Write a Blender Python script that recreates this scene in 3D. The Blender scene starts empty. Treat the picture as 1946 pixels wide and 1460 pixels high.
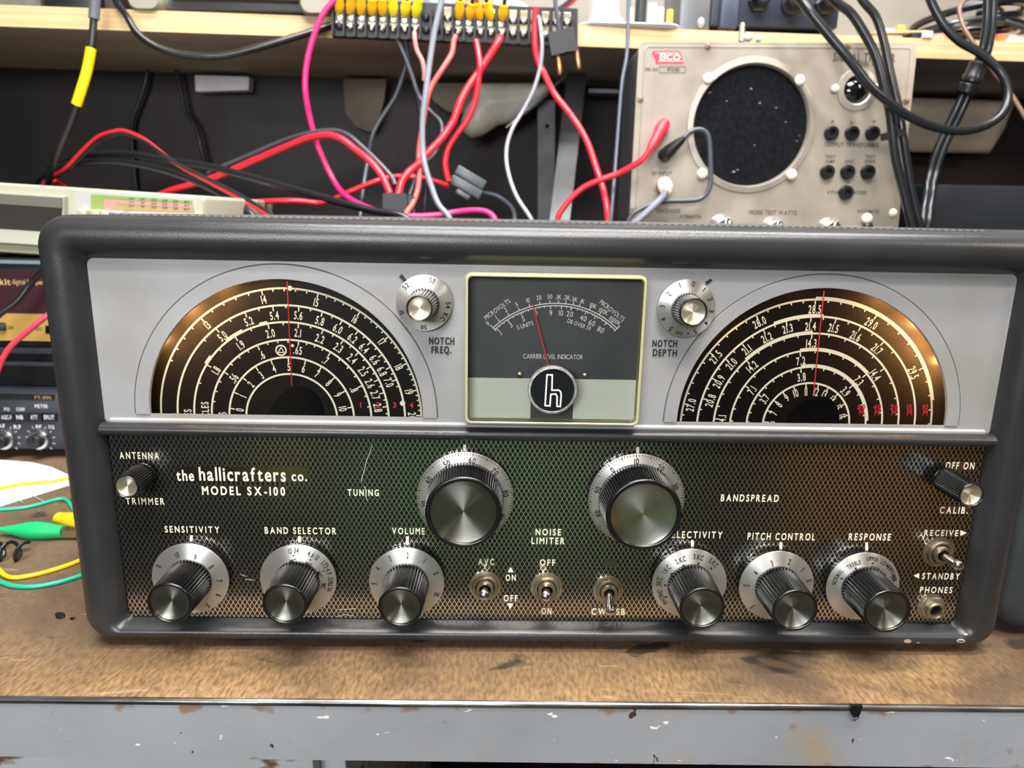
import bpy, bmesh, math, random
from math import sin, cos, pi, radians
from mathutils import Vector, Matrix, geometry, noise

# ---------------------------------------------------------------- camera
FPX, PW, PH = 1350.0, 1946, 1460
PITCH, ROLL, YAW = radians(13.2), radians(1.1), radians(1.1)
CAM = Vector((0, -.372, .2448))
_f = Vector((sin(YAW)*cos(PITCH), cos(YAW)*cos(PITCH), -sin(PITCH)))
_r0 = Vector((cos(YAW), -sin(YAW), 0)); _u0 = _r0.cross(_f)
_R = _r0*cos(ROLL) + _u0*sin(ROLL); _U = _u0*cos(ROLL) - _r0*sin(ROLL)
sc = bpy.context.scene
COL = sc.collection
cd = bpy.data.cameras.new('camera'); cam = bpy.data.objects.new('camera', cd); COL.objects.link(cam)
cam.matrix_world = Matrix(((_R.x, _U.x, -_f.x, CAM.x), (_R.y, _U.y, -_f.y, CAM.y), (_R.z, _U.z, -_f.z, CAM.z), (0, 0, 0, 1)))
cd.sensor_fit = 'HORIZONTAL'; cd.sensor_width = 36; cd.lens = FPX/PW*36
cd.clip_start = .01; cd.clip_end = 50
cd.dof.use_dof = True; cd.dof.focus_distance = .385; cd.dof.aperture_fstop = 10.5
sc.camera = cam

# ---------------------------------------------------------------- world, lights, exposure
wd = bpy.data.worlds.new('world'); sc.world = wd; wd.use_nodes = True
wd.node_tree.nodes['Background'].inputs[0].default_value = (.62, .72, .85, 1)
wd.node_tree.nodes['Background'].inputs[1].default_value = .10
sc.view_settings.view_transform = 'Standard'; sc.view_settings.look = 'None'
sc.view_settings.exposure = 0; sc.view_settings.gamma = 1; sc.view_settings.use_curve_mapping = False

def area(name, loc, target, sx, sy, power, color):
    l = bpy.data.lights.new(name, 'AREA'); l.shape = 'RECTANGLE'; l.size = sx; l.size_y = sy
    l.energy = power; l.color = color
    o = bpy.data.objects.new(name, l); COL.objects.link(o); o.location = loc
    d = Vector(target) - Vector(loc)
    o.rotation_euler = d.to_track_quat('-Z', 'Y').to_euler()
    return o
area('bench_tube_light', (.10, -.30, 1.20), (.05, .0, 0), 1.1, .10, 19, (1, .95, .89))
area('shelf_tube_light', (.20, .20, 1.25), (.15, .5, .3), 1.3, .12, 27, (.95, .97, 1))
area('side_lamp', (1.25, -.75, 1.0), (0, 0, .1), .25, .25, 6, (1, .86, .70))
area('front_fill', (-.15, -1.05, 1.50), (0, .2, .1), .7, .35, 9, (.97, .97, 1))  # added fill from above and behind the camera, brightens the front panels
area('low_fill', (-.30, -1.38, .55), (.1, .6, .37), .9, .30, 21, (.94, .97, 1))  # added low fill, no real window: reaches under the shelf and the panels

# ---------------------------------------------------------------- helpers
rnd = random.Random(7)
def at(px, py, Y=0.0):
    """the point of the plane y=Y seen at picture point (px,py)"""
    d = _f + _R*((px-973)/FPX) - _U*((py-730)/FPX)
    return CAM + d*((Y-CAM.y)/d.y)
def on_z(px, py, Z):
    d = _f + _R*((px-973)/FPX) - _U*((py-730)/FPX)
    return CAM + d*((Z-CAM.z)/d.z)
def rad(px, py, r, Y): return (at(px+r, py, Y) - at(px, py, Y)).length
def lin(c):
    c = c/255.0
    return c/12.92 if c <= .04045 else ((c+.055)/1.055)**2.4
def rgb(r, g, b): return (lin(r), lin(g), lin(b), 1)

MATS = {}
def mat(name, col, rough=.5, metal=0, col2=None, nscale=20, ncontrast=(.35, .65), bump=0, bscale=200, coat=0, aniso=0,
        spec=.5, emit=None, stretch=None, trans=0, alpha=1, ndetail=4, sheen=0, rough2=None, subsurf=0):
    if name in MATS: return MATS[name]
    m = bpy.data.materials.new(name); m.use_nodes = True; nt = m.node_tree; N = nt.nodes; L = nt.links
    b = N['Principled BSDF']
    b.inputs['Base Color'].default_value = col; b.inputs['Roughness'].default_value = rough
    b.inputs['Metallic'].default_value = metal; b.inputs['Specular IOR Level'].default_value = spec
    b.inputs['Coat Weight'].default_value = coat; b.inputs['Coat Roughness'].default_value = .06
    b.inputs['Transmission Weight'].default_value = trans; b.inputs['Alpha'].default_value = alpha
    if sheen: b.inputs['Sheen Weight'].default_value = sheen
    if subsurf:
        b.inputs['Subsurface Weight'].default_value = subsurf; b.inputs['Subsurface Scale'].default_value = .003
    if aniso:
        b.inputs['Anisotropic'].default_value = aniso
        t = N.new('ShaderNodeTangent'); t.direction_type = 'RADIAL'; t.axis = 'Y'; L.new(t.outputs[0], b.inputs['Tangent']); b.inputs['Anisotropic Rotation'].default_value = .25
    if emit: b.inputs['Emission Color'].default_value = emit[0]; b.inputs['Emission Strength'].default_value = emit[1]
    tc = N.new('ShaderNodeTexCoord'); mp = N.new('ShaderNodeMapping'); L.new(tc.outputs['Object'], mp.inputs[0])
    if stretch: mp.inputs['Scale'].default_value = stretch
    if col2 is not None:
        n = N.new('ShaderNodeTexNoise'); n.inputs['Scale'].default_value = nscale; n.inputs['Detail'].default_value = ndetail
        r = N.new('ShaderNodeValToRGB'); r.color_ramp.elements[0].position = ncontrast[0]; r.color_ramp.elements[1].position = ncontrast[1]
        r.color_ramp.elements[0].color = col; r.color_ramp.elements[1].color = col2
        L.new(mp.outputs[0], n.inputs['Vector']); L.new(n.outputs[0], r.inputs[0]); L.new(r.outputs[0], b.inputs['Base Color'])
    if bump:
        n = N.new('ShaderNodeTexNoise'); n.inputs['Scale'].default_value = bscale; n.inputs['Detail'].default_value = 3
        bp = N.new('ShaderNodeBump'); bp.inputs['Strength'].default_value = bump; bp.inputs['Distance'].default_value = .001
        L.new(mp.outputs[0], n.inputs['Vector']); L.new(n.outputs[0], bp.inputs['Height']); L.new(bp.outputs[0], b.inputs['Normal'])
    MATS[name] = m
    return m

class MB:
    def __init__(s): s.v = []; s.f = []; s.m = []
    def add(s, vs, fs, mi=0):
        o = len(s.v); s.v += [Vector(v) for v in vs]; s.f += [tuple(i+o for i in f) for f in fs]; s.m += [mi]*len(fs)
        return s
    def loft(s, loops, cap0=False, cap1=False, closed=True, mi=0):
        n = len(loops[0]); vs = [p for l in loops for p in l]; fs = []
        for k in range(len(loops)-1):
            for i in range(n if closed else n-1):
                j = (i+1) % n
                fs.append((k*n+i, k*n+j, (k+1)*n+j, (k+1)*n+i))
        if cap0: fs.append(tuple(range(n-1, -1, -1)))
        if cap1: fs.append(tuple((len(loops)-1)*n+i for i in range(n)))
        return s.add(vs, fs, mi)
    def box(s, c, d, bev=0, rot=None, seg=2, mi=0):
        bm = bmesh.new(); bmesh.ops.create_cube(bm, size=1)
        bmesh.ops.scale(bm, vec=Vector(d), verts=bm.verts)
        if bev: bmesh.ops.bevel(bm, geom=list(bm.edges), offset=bev, segments=seg, profile=.5, affect='EDGES')
        M = Matrix.Translation(Vector(c)) @ (rot.to_4x4() if rot else Matrix())
        bm.verts.index_update(); vs = [M @ v.co for v in bm.verts]; fs = [tuple(v.index for v in f.verts) for f in bm.faces]
        bm.free(); return s.add(vs, fs, mi)
    def lathe(s, c, axis, prof, seg=32, flute=0, fl_n=0, mi=0, caps=(False, False), fr=None):
        """prof = [(r,h)..] about axis through c; flute = depth of the flutes as a fraction of r (fr = h range)"""
        a = Vector(axis).normalized(); x = a.orthogonal().normalized()
        if abs(a.y) > .9: x = Vector((1, 0, 0))
        y = a.cross(x); c = Vector(c); loops = []
        for (r, h) in prof:
            l = []
            for i in range(seg):
                t = 2*pi*i/seg; rr = r
                if flute and (fr is None or fr[0]-1e-9 <= h <= fr[1]+1e-9): rr = r*(1 - flute*(.5-.5*cos(t*fl_n)))
                l.append(c + a*h + x*(rr*cos(t)) + y*(rr*sin(t)))
            loops.append(l)
        return s.loft(loops, caps[0], caps[1], mi=mi)
    def cyl(s, p0, p1, r0, r1=None, seg=20, mi=0):
        p0 = Vector(p0); p1 = Vector(p1); r1 = r0 if r1 is None else r1
        return s.lathe(p0, p1-p0, [(r0, 0), (r1, (p1-p0).length)], seg, caps=(True, True), mi=mi)
    def ball(s, c, r, seg=16, sq=(1, 1, 1), mi=0):
        c = Vector(c); n = seg//2
        prof = [(r*sin(pi*k/n) if 0 < k < n else r*.01, -r*cos(pi*k/n)) for k in range(n+1)]
        o = len(s.v); s.lathe((0, 0, 0), (0, 0, 1), prof, seg, caps=(True, True), mi=mi)
        for i in range(o, len(s.v)): s.v[i] = c + Vector((s.v[i].x*sq[0], s.v[i].y*sq[1], s.v[i].z*sq[2]))
        return s
    def tube(s, pts, r, seg=10, sub=6, mi=0, raw=False, flat=1.0):
        P = [Vector(p) for p in pts]
        path = P if raw or len(P) < 3 else smooth(P, sub)
        if len(path) < 2: return s
        t = (path[1]-path[0]).normalized(); n = t.orthogonal().normalized(); loops = []
        for i, p in enumerate(path):
            t2 = (path[min(i+1, len(path)-1)]-path[max(i-1, 0)]).normalized()
            n = (n - t2*n.dot(t2)).normalized(); bn = t2.cross(n)
            rr = r(i/(len(path)-1)) if callable(r) else r
            loops.append([p + n*(rr*cos(2*pi*k/seg)) + bn*(rr*flat*sin(2*pi*k/seg)) for k in range(seg)])
        return s.loft(loops, True, True, mi=mi)
    def prism(s, poly, y0, y1, mi=0):
        """polygon [(x,z)..] extruded along y"""
        a = [Vector((x, y0, z)) for x, z in poly]; b = [Vector((x, y1, z)) for x, z in poly]
        return s.loft([a, b], True, True, mi=mi)
    def build(s, name, mats, parent=None, sm=True, ang=40):
        me = bpy.data.meshes.new(name); me.from_pydata([tuple(v) for v in s.v], [], s.f)
        if not isinstance(mats, (list, tuple)): mats = [mats]
        for m in mats: me.materials.append(m)
        bm = bmesh.new(); bm.from_mesh(me); bm.faces.ensure_lookup_table()
        for i, mi in enumerate(s.m): bm.faces[i].material_index = mi
        bmesh.ops.recalc_face_normals(bm, faces=bm.faces)
        if sm:
            for f in bm.faces: f.smooth = True
            for e in bm.edges:
                if len(e.link_faces) == 2 and e.calc_face_angle(0) > radians(ang): e.smooth = False
        bm.to_mesh(me); bm.free()
        o = bpy.data.objects.new(name, me); COL.objects.link(o)
        if parent is not None:
            o.parent = parent
            o.matrix_parent_inverse = Matrix.Translation(-WLOC.get(parent.name, Vector()))
        return o
WLOC = {}
def smooth(P, sub=6):
    out = []
    Q = [P[0]*2-P[1]] + P + [P[-1]*2-P[-2]]
    for i in range(1, len(Q)-2):
        p0, p1, p2, p3 = Q[i-1], Q[i], Q[i+1], Q[i+2]
        # centripetal-like damping so close control points do not overshoot
        d1 = (p2-p1).length
        m1 = (p2-p0)*.5; m2 = (p3-p1)*.5
        if m1.length > d1*1.2: m1 = m1.normalized()*d1*1.2
        if m2.length > d1*1.2: m2 = m2.normalized()*d1*1.2
        for k in range(sub):
            t = k/sub
            out.append(p1*(2*t**3-3*t*t+1) + m1*(t**3-2*t*t+t) + p2*(-2*t**3+3*t*t) + m2*(t**3-t*t))
    out.append(P[-1]); return out
def thing(name, label, cat, loc, group=None):
    o = bpy.data.objects.new(name, None); COL.objects.link(o); o.location = loc; o.empty_display_size = .02
    WLOC[o.name] = Vector(loc); return tag(o, label, cat, group)
def tag(o, label, cat, group=None, kind=None):
    o['label'] = label; o['category'] = cat
    if group: o['group'] = group
    if kind: o['kind'] = kind
    return o
def solo(mb, name, m, label, cat, group=None, **k): return tag(mb.build(name, m, None, **k), label, cat, group)
def struct(mb, name, m, **k):
    o = mb.build(name, m, None, **k); o['kind'] = 'structure'; return o
def rrect(x0, x1, z0, z1, r, n=6):
    p = []
    for cx, cz, a0 in ((x1-r, z1-r, 0), (x0+r, z1-r, 90), (x0+r, z0+r, 180), (x1-r, z0+r, 270)):
        for k in range(n+1):
            a = radians(a0 + 90*k/n); p.append((cx+r*cos(a), cz+r*sin(a)))
    return p
def loop_y(p, Y): return [Vector((x, Y, z)) for x, z in p]
RX = lambda d: Matrix.Rotation(radians(d), 3, 'X')
RY = lambda d: Matrix.Rotation(radians(d), 3, 'Y')
RZ = lambda d: Matrix.Rotation(radians(d), 3, 'Z')

# ---- lettering
_G = {}
def glyph(c, bold):
    k = (c, bold)
    if k not in _G:
        cu = bpy.data.curves.new('g', 'FONT'); cu.body = c; cu.size = 1; cu.resolution_u = 4; cu.offset = bold
        o = bpy.data.objects.new('g', cu); me = bpy.data.meshes.new_from_object(o)
        vs = [(v.co.x, v.co.y) for v in me.vertices]; fs = [tuple(p.vertices) for p in me.polygons]
        xs = [v[0] for v in vs] or [0]; a, b = min(xs), max(xs)
        _G[k] = ([(x-a, y) for x, y in vs], fs, b-a)
        bpy.data.objects.remove(o); bpy.data.curves.remove(cu); bpy.data.meshes.remove(me)
    return _G[k]
def layout(s, gap=.16, bold=.0, narrow=1.0):
    """glyph polygons with cap height 1, x from 0 to the returned width"""
    if 'cap' not in _G: _G['cap'] = max(v[1] for v in glyph('H', 0)[0])
    cap = _G['cap']; x = 0; out = []
    for c in s:
        if c == ' ': x += .42*narrow + max(0, gap-.24)*1.6; continue
        vs, fs, w = glyph(c, bold)
        out.append(([(x+vx/cap*narrow, vy/cap) for vx, vy in vs], fs)); x += w/cap*narrow + gap
    return out, max(x-gap, .01)
class Ink(MB):
    """flat printing on planes y = const"""
    def text(s, t, box, Y, bold=.012, gap=.2, mi=0):
        g, w = layout(t, gap, bold); x0, y0, x1, y1 = box
        A = at(x0, (y0+y1)/2, Y); B = at(x1, (y0+y1)/2, Y); cz = (at((x0+x1)/2, y0, Y).z + at((x0+x1)/2, y1, Y).z)/2
        h = at((x0+x1)/2, y0, Y).z - at((x0+x1)/2, y1, Y).z; k = (B.x-A.x)/w
        for vs, fs in g: s.add([(A.x+x*k, Y, cz+(y-.5)*h) for x, y in vs], fs, mi)
    def text_c(s, t, c, h, ang, narrow=.8, bold=.012, gap=.14, fy=None, mi=0, Y=0):
        """text centred on the point c=(X,Z), height h in metres, ang = clockwise turn; fy(x,z) gives y"""
        g, w = layout(t, gap, bold, narrow); ca, sa = cos(ang), sin(ang)
        for vs, fs in g:
            out = []
            for x, y in vs:
                u = (x-w/2)*h; v = (y-.5)*h
                X = c[0] + u*ca + v*sa; Z = c[1] - u*sa + v*ca
                out.append((X, fy(X, Z) if fy else Y, Z))
            s.add(out, fs, mi)
    def text_px(s, t, px, py, hpx, Y, ang=0, **k):
        p = at(px, py, Y); h = at(px, py-hpx/2, Y).z - at(px, py+hpx/2, Y).z
        s.text_c(t, (p.x, p.z), h, ang, Y=Y, **k)
    def text_arc(s, t, c, r, a, h, narrow=.8, bold=.0, gap=.14, fy=None, mi=0, Y=0):
        g, w = layout(t, gap, bold, narrow)
        for vs, fs in g:
            out = []
            for x, y in vs:
                th = a + (x-w/2)*h/r; R = r + (y-.5)*h
                X = c[0] + R*sin(th); Z = c[1] + R*cos(th); out.append((X, fy(X, Z) if fy else Y, Z))
            s.add(out, fs, mi)
    def poly(s, pts, Y, mi=0): s.add([at(x, y, Y) for x, y in pts], [tuple(range(len(pts)))], mi)
    def rect(s, x0, y0, x1, y1, Y, mi=0): s.poly([(x0, y0), (x1, y0), (x1, y1), (x0, y1)], Y, mi)
    def arc(s, c, r, a0, a1, w, Y, n=64, mi=0, fy=None):
        vs = []
        for k in range(n+1):
            t = a0+(a1-a0)*k/n
            for rr in (r-w/2, r+w/2):
                X, Z = c[0]+rr*sin(t), c[1]+rr*cos(t); vs.append((X, fy(X, Z) if fy else Y, Z))
        s.add(vs, [(2*k, 2*k+1, 2*k+3, 2*k+2) for k in range(n)], mi)
    def tick(s, c, r0, r1, a, w, Y, mi=0, fy=None):
        d = Vector((sin(a), cos(a))); n = Vector((cos(a), -sin(a)))*w/2; C = Vector(c)
        ps = [C+d*r0-n, C+d*r0+n, C+d*r1+n, C+d*r1-n]
        s.add([(p.x, fy(p.x, p.y) if fy else Y, p.y) for p in ps], [(0, 1, 2, 3)], mi)
    def dot(s, c, r, Y, n=14, mi=0, fy=None):
        s.add([(c[0]+r*sin(2*pi*k/n), fy(c[0], c[1]) if fy else Y, c[1]+r*cos(2*pi*k/n)) for k in range(n)], [tuple(range(n))], mi)
    def line(s, a, b, w, Y, mi=0):
        A = Vector((a[0], a[1])); B = Vector((b[0], b[1])); n = (B-A).orthogonal().normalized()*w/2
        s.add([(p.x, Y, p.y) for p in (A-n, A+n, B+n, B-n)], [(0, 1, 2, 3)], mi)
def xz(px, py, Y): p = at(px, py, Y); return (p.x, p.z)

# ---------------------------------------------------------------- materials
M_cab = mat('charcoal_enamel', rgb(46, 47, 50), .30, 0, rgb(41, 41, 42), 30, bump=.10, bscale=1600, spec=.5)
M_silver = mat('silver_paint', rgb(160, 160, 163), .44, .25, rgb(151, 149, 146), 22, bump=.06, bscale=2600)
M_groove = mat('groove_shadow', rgb(70, 68, 64), .6)
M_black = mat('bakelite_black', rgb(15, 15, 17), .27, coat=.2)
M_spun = mat('spun_aluminium', rgb(210, 208, 203), .42, .84, aniso=.9)
M_cap = mat('spun_cap', rgb(124, 124, 117), .40, .94, aniso=.92)
M_capgold = mat('spun_cap_bright', rgb(228, 218, 192), .42, .85, aniso=.9)
M_ink = mat('printed_black', rgb(18, 18, 18), .5)
M_cream = mat('printed_cream', rgb(232, 228, 206), .5)
M_lit = mat('backlit_cream', rgb(236, 230, 208), .5, emit=((1, .88, .64, 1), .16))
M_white = mat('printed_white', rgb(238, 238, 232), .5)
M_red = mat('printed_red', rgb(214, 40, 52), .5)
M_nickel = mat('aged_nickel', rgb(176, 168, 148), .34, .9, rgb(146, 134, 112), 90)
M_steel = mat('bright_steel', rgb(205, 200, 192), .22, 1)
M_dial = mat('dial_black', rgb(15, 14, 13), .42, 0, rgb(20, 18, 16), 60, spec=.18)
_nt = M_dial.node_tree; _tr = _nt.nodes.new('ShaderNodeBsdfTranslucent'); _tr.inputs[0].default_value = (.016, .014, .012, 1)   # a smoked plastic dial lit from behind by its lamps
_ad = _nt.nodes.new('ShaderNodeAddShader'); _nt.links.new(_nt.nodes['Principled BSDF'].outputs[0], _ad.inputs[0]); _nt.links.new(_tr.outputs[0], _ad.inputs[1])
_nt.links.new(_ad.outputs[0], _nt.nodes['Material Output'].inputs['Surface'])
M_hub = mat('hub_black', rgb(8, 8, 10), .7, spec=.1)
M_screw = mat('screw_brass', rgb(176, 160, 124), .35, 1)
M_chip = mat('bare_chip', rgb(178, 158, 138), .6)
M_glow = mat('lamp_filament', rgb(255, 170, 80), .4, emit=((1, .42, .10, 1), 6))

def mesh_panel_mat():
    m = bpy.data.materials.new('diamond_mesh_panel'); m.use_nodes = True; nt = m.node_tree; N = nt.nodes; L = nt.links
    b = N['Principled BSDF']
    tc = N.new('ShaderNodeTexCoord'); sx = N.new('ShaderNodeSeparateXYZ'); L.new(tc.outputs['Object'], sx.inputs[0])
    def op(o, a, bb=None):
        n = N.new('ShaderNodeMath'); n.operation = o
        for i, v in enumerate((a, bb)):
            if v is None: continue
            if isinstance(v, (int, float)): n.inputs[i].default_value = v
            else: L.new(v, n.inputs[i])
        return n.outputs[0]
    u = op('DIVIDE', sx.outputs['X'], .00268); v = op('DIVIDE', sx.outputs['Z'], .0047)
    a = op('LESS_THAN', op('FRACT', op('ADD', op('ADD', u, v), 100)), .20)
    c = op('LESS_THAN', op('FRACT', op('ADD', op('SUBTRACT', u, v), 100)), .20)
    k = op('MAXIMUM', a, c)
    mx = N.new('ShaderNodeMix'); mx.data_type = 'RGBA'
    mx.inputs['A'].default_value = rgb(5, 6, 8); mx.inputs['B'].default_value = rgb(224, 220, 204)
    L.new(k, mx.inputs['Factor']); L.new(mx.outputs['Result'], b.inputs['Base Color'])
    L.new(op('MULTIPLY', k, .98), b.inputs['Metallic'])
    L.new(op('ADD', op('MULTIPLY', k, -.13), .34), b.inputs['Roughness'])
    b.inputs['Coat Weight'].default_value = .35; b.inputs['Coat Roughness'].default_value = .05
    # shallow scratches and dust in the clear overlay
    n = N.new('ShaderNodeTexNoise'); n.inputs['Scale'].default_value = 900; n.inputs['Detail'].default_value = 2
    bp = N.new('ShaderNodeBump'); bp.inputs['Strength'].default_value = .05; bp.inputs['Distance'].default_value = .0005
    L.new(tc.outputs['Object'], n.inputs['Vector']); L.new(n.outputs[0], bp.inputs['Height']); L.new(bp.outputs[0], b.inputs['Normal'])
    return m
M_mesh = mesh_panel_mat()
M_patch = mat('label_ground', rgb(150, 148, 134), .16, .98, coat=.3)

def clear_mat(name, tint, gloss=.06):
    m = bpy.data.materials.new(name); m.use_nodes = True; nt = m.node_tree; N = nt.nodes; L = nt.links
    N.remove(N['Principled BSDF']); o = N['Material Output']
    t = N.new('ShaderNodeBsdfTransparent'); t.inputs[0].default_value = tint
    g = N.new('ShaderNodeBsdfGlossy'); g.inputs['Roughness'].default_value = .04
    fr = N.new('ShaderNodeFresnel'); fr.inputs[0].default_value = 1.28
    mx = N.new('ShaderNodeMixShader'); L.new(fr.outputs[0], mx.inputs[0]); L.new(t.outputs[0], mx.inputs[1]); L.new(g.outputs[0], mx.inputs[2])
    L.new(mx.outputs[0], o.inputs['Surface']); return m
M_clear = clear_mat('clear_plastic', (.98, .98, .97, 1))

# ---------------------------------------------------------------- room shell
def wood_mat(name, c1, c2, scale, stretch, rough=.6, bump=.1):
    return mat(name, c1, rough, 0, c2, scale, (.3, .7), bump=bump, bscale=scale*3, stretch=stretch, ndetail=8)
M_wall = wood_mat('dark_panelling', rgb(50, 31, 29), rgb(9, 11, 19), 9, (1, 1, .04), .55)
def wall_y(x): return .79 + .045*x
def slab(x0, x1, fy, d, z0, z1):
    b = MB(); vs = [(x0, fy(x0), z0), (x1, fy(x1), z0), (x1, fy(x1)+d, z0), (x0, fy(x0)+d, z0)]
    return b.loft([vs, [(x, y, z1) for x, y, z in vs]], True, True)
struct(slab(-2, 2, wall_y, .03, -.8, .455), 'wall_back', M_wall, sm=False)
M_wallup = mat('cream_board', rgb(146, 142, 134), .8, 0, rgb(126, 120, 110), 5, bump=.05, bscale=60)
struct(slab(-2, 2, wall_y, .03, .455, 1.6), 'trim_1', M_wallup, sm=False)
M_floor = mat('floor_concrete', rgb(64, 59, 55), .8, 0, rgb(50, 46, 43), 6)
struct(MB().box((0, -.4, -.83), (4, 3, .06)), 'floor', M_floor, sm=False)
struct(MB().box((-2.0, -.4, .4), (.04, 3, 2.44)), 'wall_left', mat('side_wall', rgb(52, 47, 43), .8), sm=False)
struct(MB().box((2.0, -.4, .4), (.04, 3, 2.44)), 'wall_right', MATS['side_wall'], sm=False)
struct(MB().box((0, -.4, 1.63), (4, 3, .06)), 'ceiling', mat('ceiling_paint', rgb(120, 116, 110), .9), sm=False)
def unseen_wall_mat():
    """unseen wall behind the camera: colour zones added to tint the reflections"""
    m = bpy.data.materials.new('unseen_wall_zones'); m.use_nodes = True; nt = m.node_tree; N = nt.nodes; L = nt.links
    b = N['Principled BSDF']; b.inputs['Roughness'].default_value = .8
    tc = N.new('ShaderNodeTexCoord'); sx = N.new('ShaderNodeSeparateXYZ'); L.new(tc.outputs['Object'], sx.inputs[0])
    mr = N.new('ShaderNodeMapRange'); mr.inputs[1].default_value = -2; mr.inputs[2].default_value = 2
    L.new(sx.outputs['X'], mr.inputs[0])
    r = N.new('ShaderNodeValToRGB'); e = r.color_ramp.elements; L.new(mr.outputs[0], r.inputs[0])
    dk = rgb(30, 28, 26)
    pts = [(.0, dk), (.38, dk), (.40, rgb(104, 150, 106)), (.48, rgb(116, 160, 116)), (.56, rgb(136, 172, 130)), (.60, rgb(106, 144, 104)), (.62, dk), (.675, rgb(40, 34, 28)), (.72, rgb(206, 156, 82)), (.815, rgb(206, 156, 82)), (.835, dk)]
    e[0].position, e[0].color = pts[0]; e[1].position, e[1].color = pts[-1]
    for p, c in pts[1:-1]:
        q = e.new(p); q.color = c
        mz = N.new('ShaderNodeMapRange'); mz.interpolation_type = 'SMOOTHSTEP'; mz.inputs[1].default_value = -.22; mz.inputs[2].default_value = -.36
    lw = N.new('ShaderNodeMapRange'); lw.interpolation_type = 'SMOOTHSTEP'; lw.inputs[1].default_value = -.62; lw.inputs[2].default_value = -.70
    sz = N.new('ShaderNodeSeparateXYZ'); L.new(tc.outputs['Object'], sz.inputs[0])
    m1 = N.new('ShaderNodeMix'); m1.data_type = 'RGBA'; m1.inputs['A'].default_value = rgb(30, 28, 27)
    m2 = N.new('ShaderNodeMix'); m2.data_type = 'RGBA'; r2 = N.new('ShaderNodeValToRGB'); f_ = r2.color_ramp.elements; L.new(mr.outputs[0], r2.inputs[0])
    f_[0].position, f_[0].color = .36, dk; f_[1].position, f_[1].color = .80, rgb(60, 56, 50); g_ = f_.new(.44); g_.color = rgb(112, 104, 98); g_ = f_.new(.62); g_.color = rgb(112, 104, 98)
    L.new(r2.outputs[0], m2.inputs['B'])
    L.new(sz.outputs['Z'], mz.inputs[0]); L.new(sz.outputs['Z'], lw.inputs[0])
    L.new(mz.outputs[0], m1.inputs['Factor']); L.new(r.outputs[0], m1.inputs['B'])
    L.new(lw.outputs[0], m2.inputs['Factor']); L.new(m1.outputs['Result'], m2.inputs['A'])
    def band(v, lo, hi, w):
        x1 = N.new('ShaderNodeMapRange'); x1.interpolation_type = 'SMOOTHSTEP'; x1.inputs[1].default_value = lo-w; x1.inputs[2].default_value = lo+w; L.new(v, x1.inputs[0])
        x2 = N.new('ShaderNodeMapRange'); x2.interpolation_type = 'SMOOTHSTEP'; x2.inputs[1].default_value = hi+w; x2.inputs[2].default_value = hi-w; L.new(v, x2.inputs[0])
        mm = N.new('ShaderNodeMath'); mm.operation = 'MULTIPLY'; L.new(x1.outputs[0], mm.inputs[0]); L.new(x2.outputs[0], mm.inputs[1]); return mm.outputs[0]
    my = N.new('ShaderNodeMath'); my.operation = 'MULTIPLY'; L.new(band(sz.outputs['X'], -.62, -.50, .03), my.inputs[0]); L.new(band(sz.outputs['Z'], -.50, -.2, .04), my.inputs[1])
    m3 = N.new('ShaderNodeMix'); m3.data_type = 'RGBA'; m3.inputs['B'].default_value = rgb(176, 172, 92)
    L.new(my.outputs[0], m3.inputs['Factor']); L.new(m2.outputs['Result'], m3.inputs['A'])
    L.new(m3.outputs['Result'], b.inputs['Base Color']); return m
o = struct(MB().box((0, -1.45, .4), (4, .04, 2.44)), 'unseen_wall_front', unseen_wall_mat(), sm=False)  # out of view; its green, ochre and yellow zones exist to be mirrored
area('wall_front_fill', (.1, -.85, 1.45), (.1, -1.45, -.5), .6, .2, 29, (1, .95, .86))  # added fill that only brightens the mirrored wall
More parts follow.
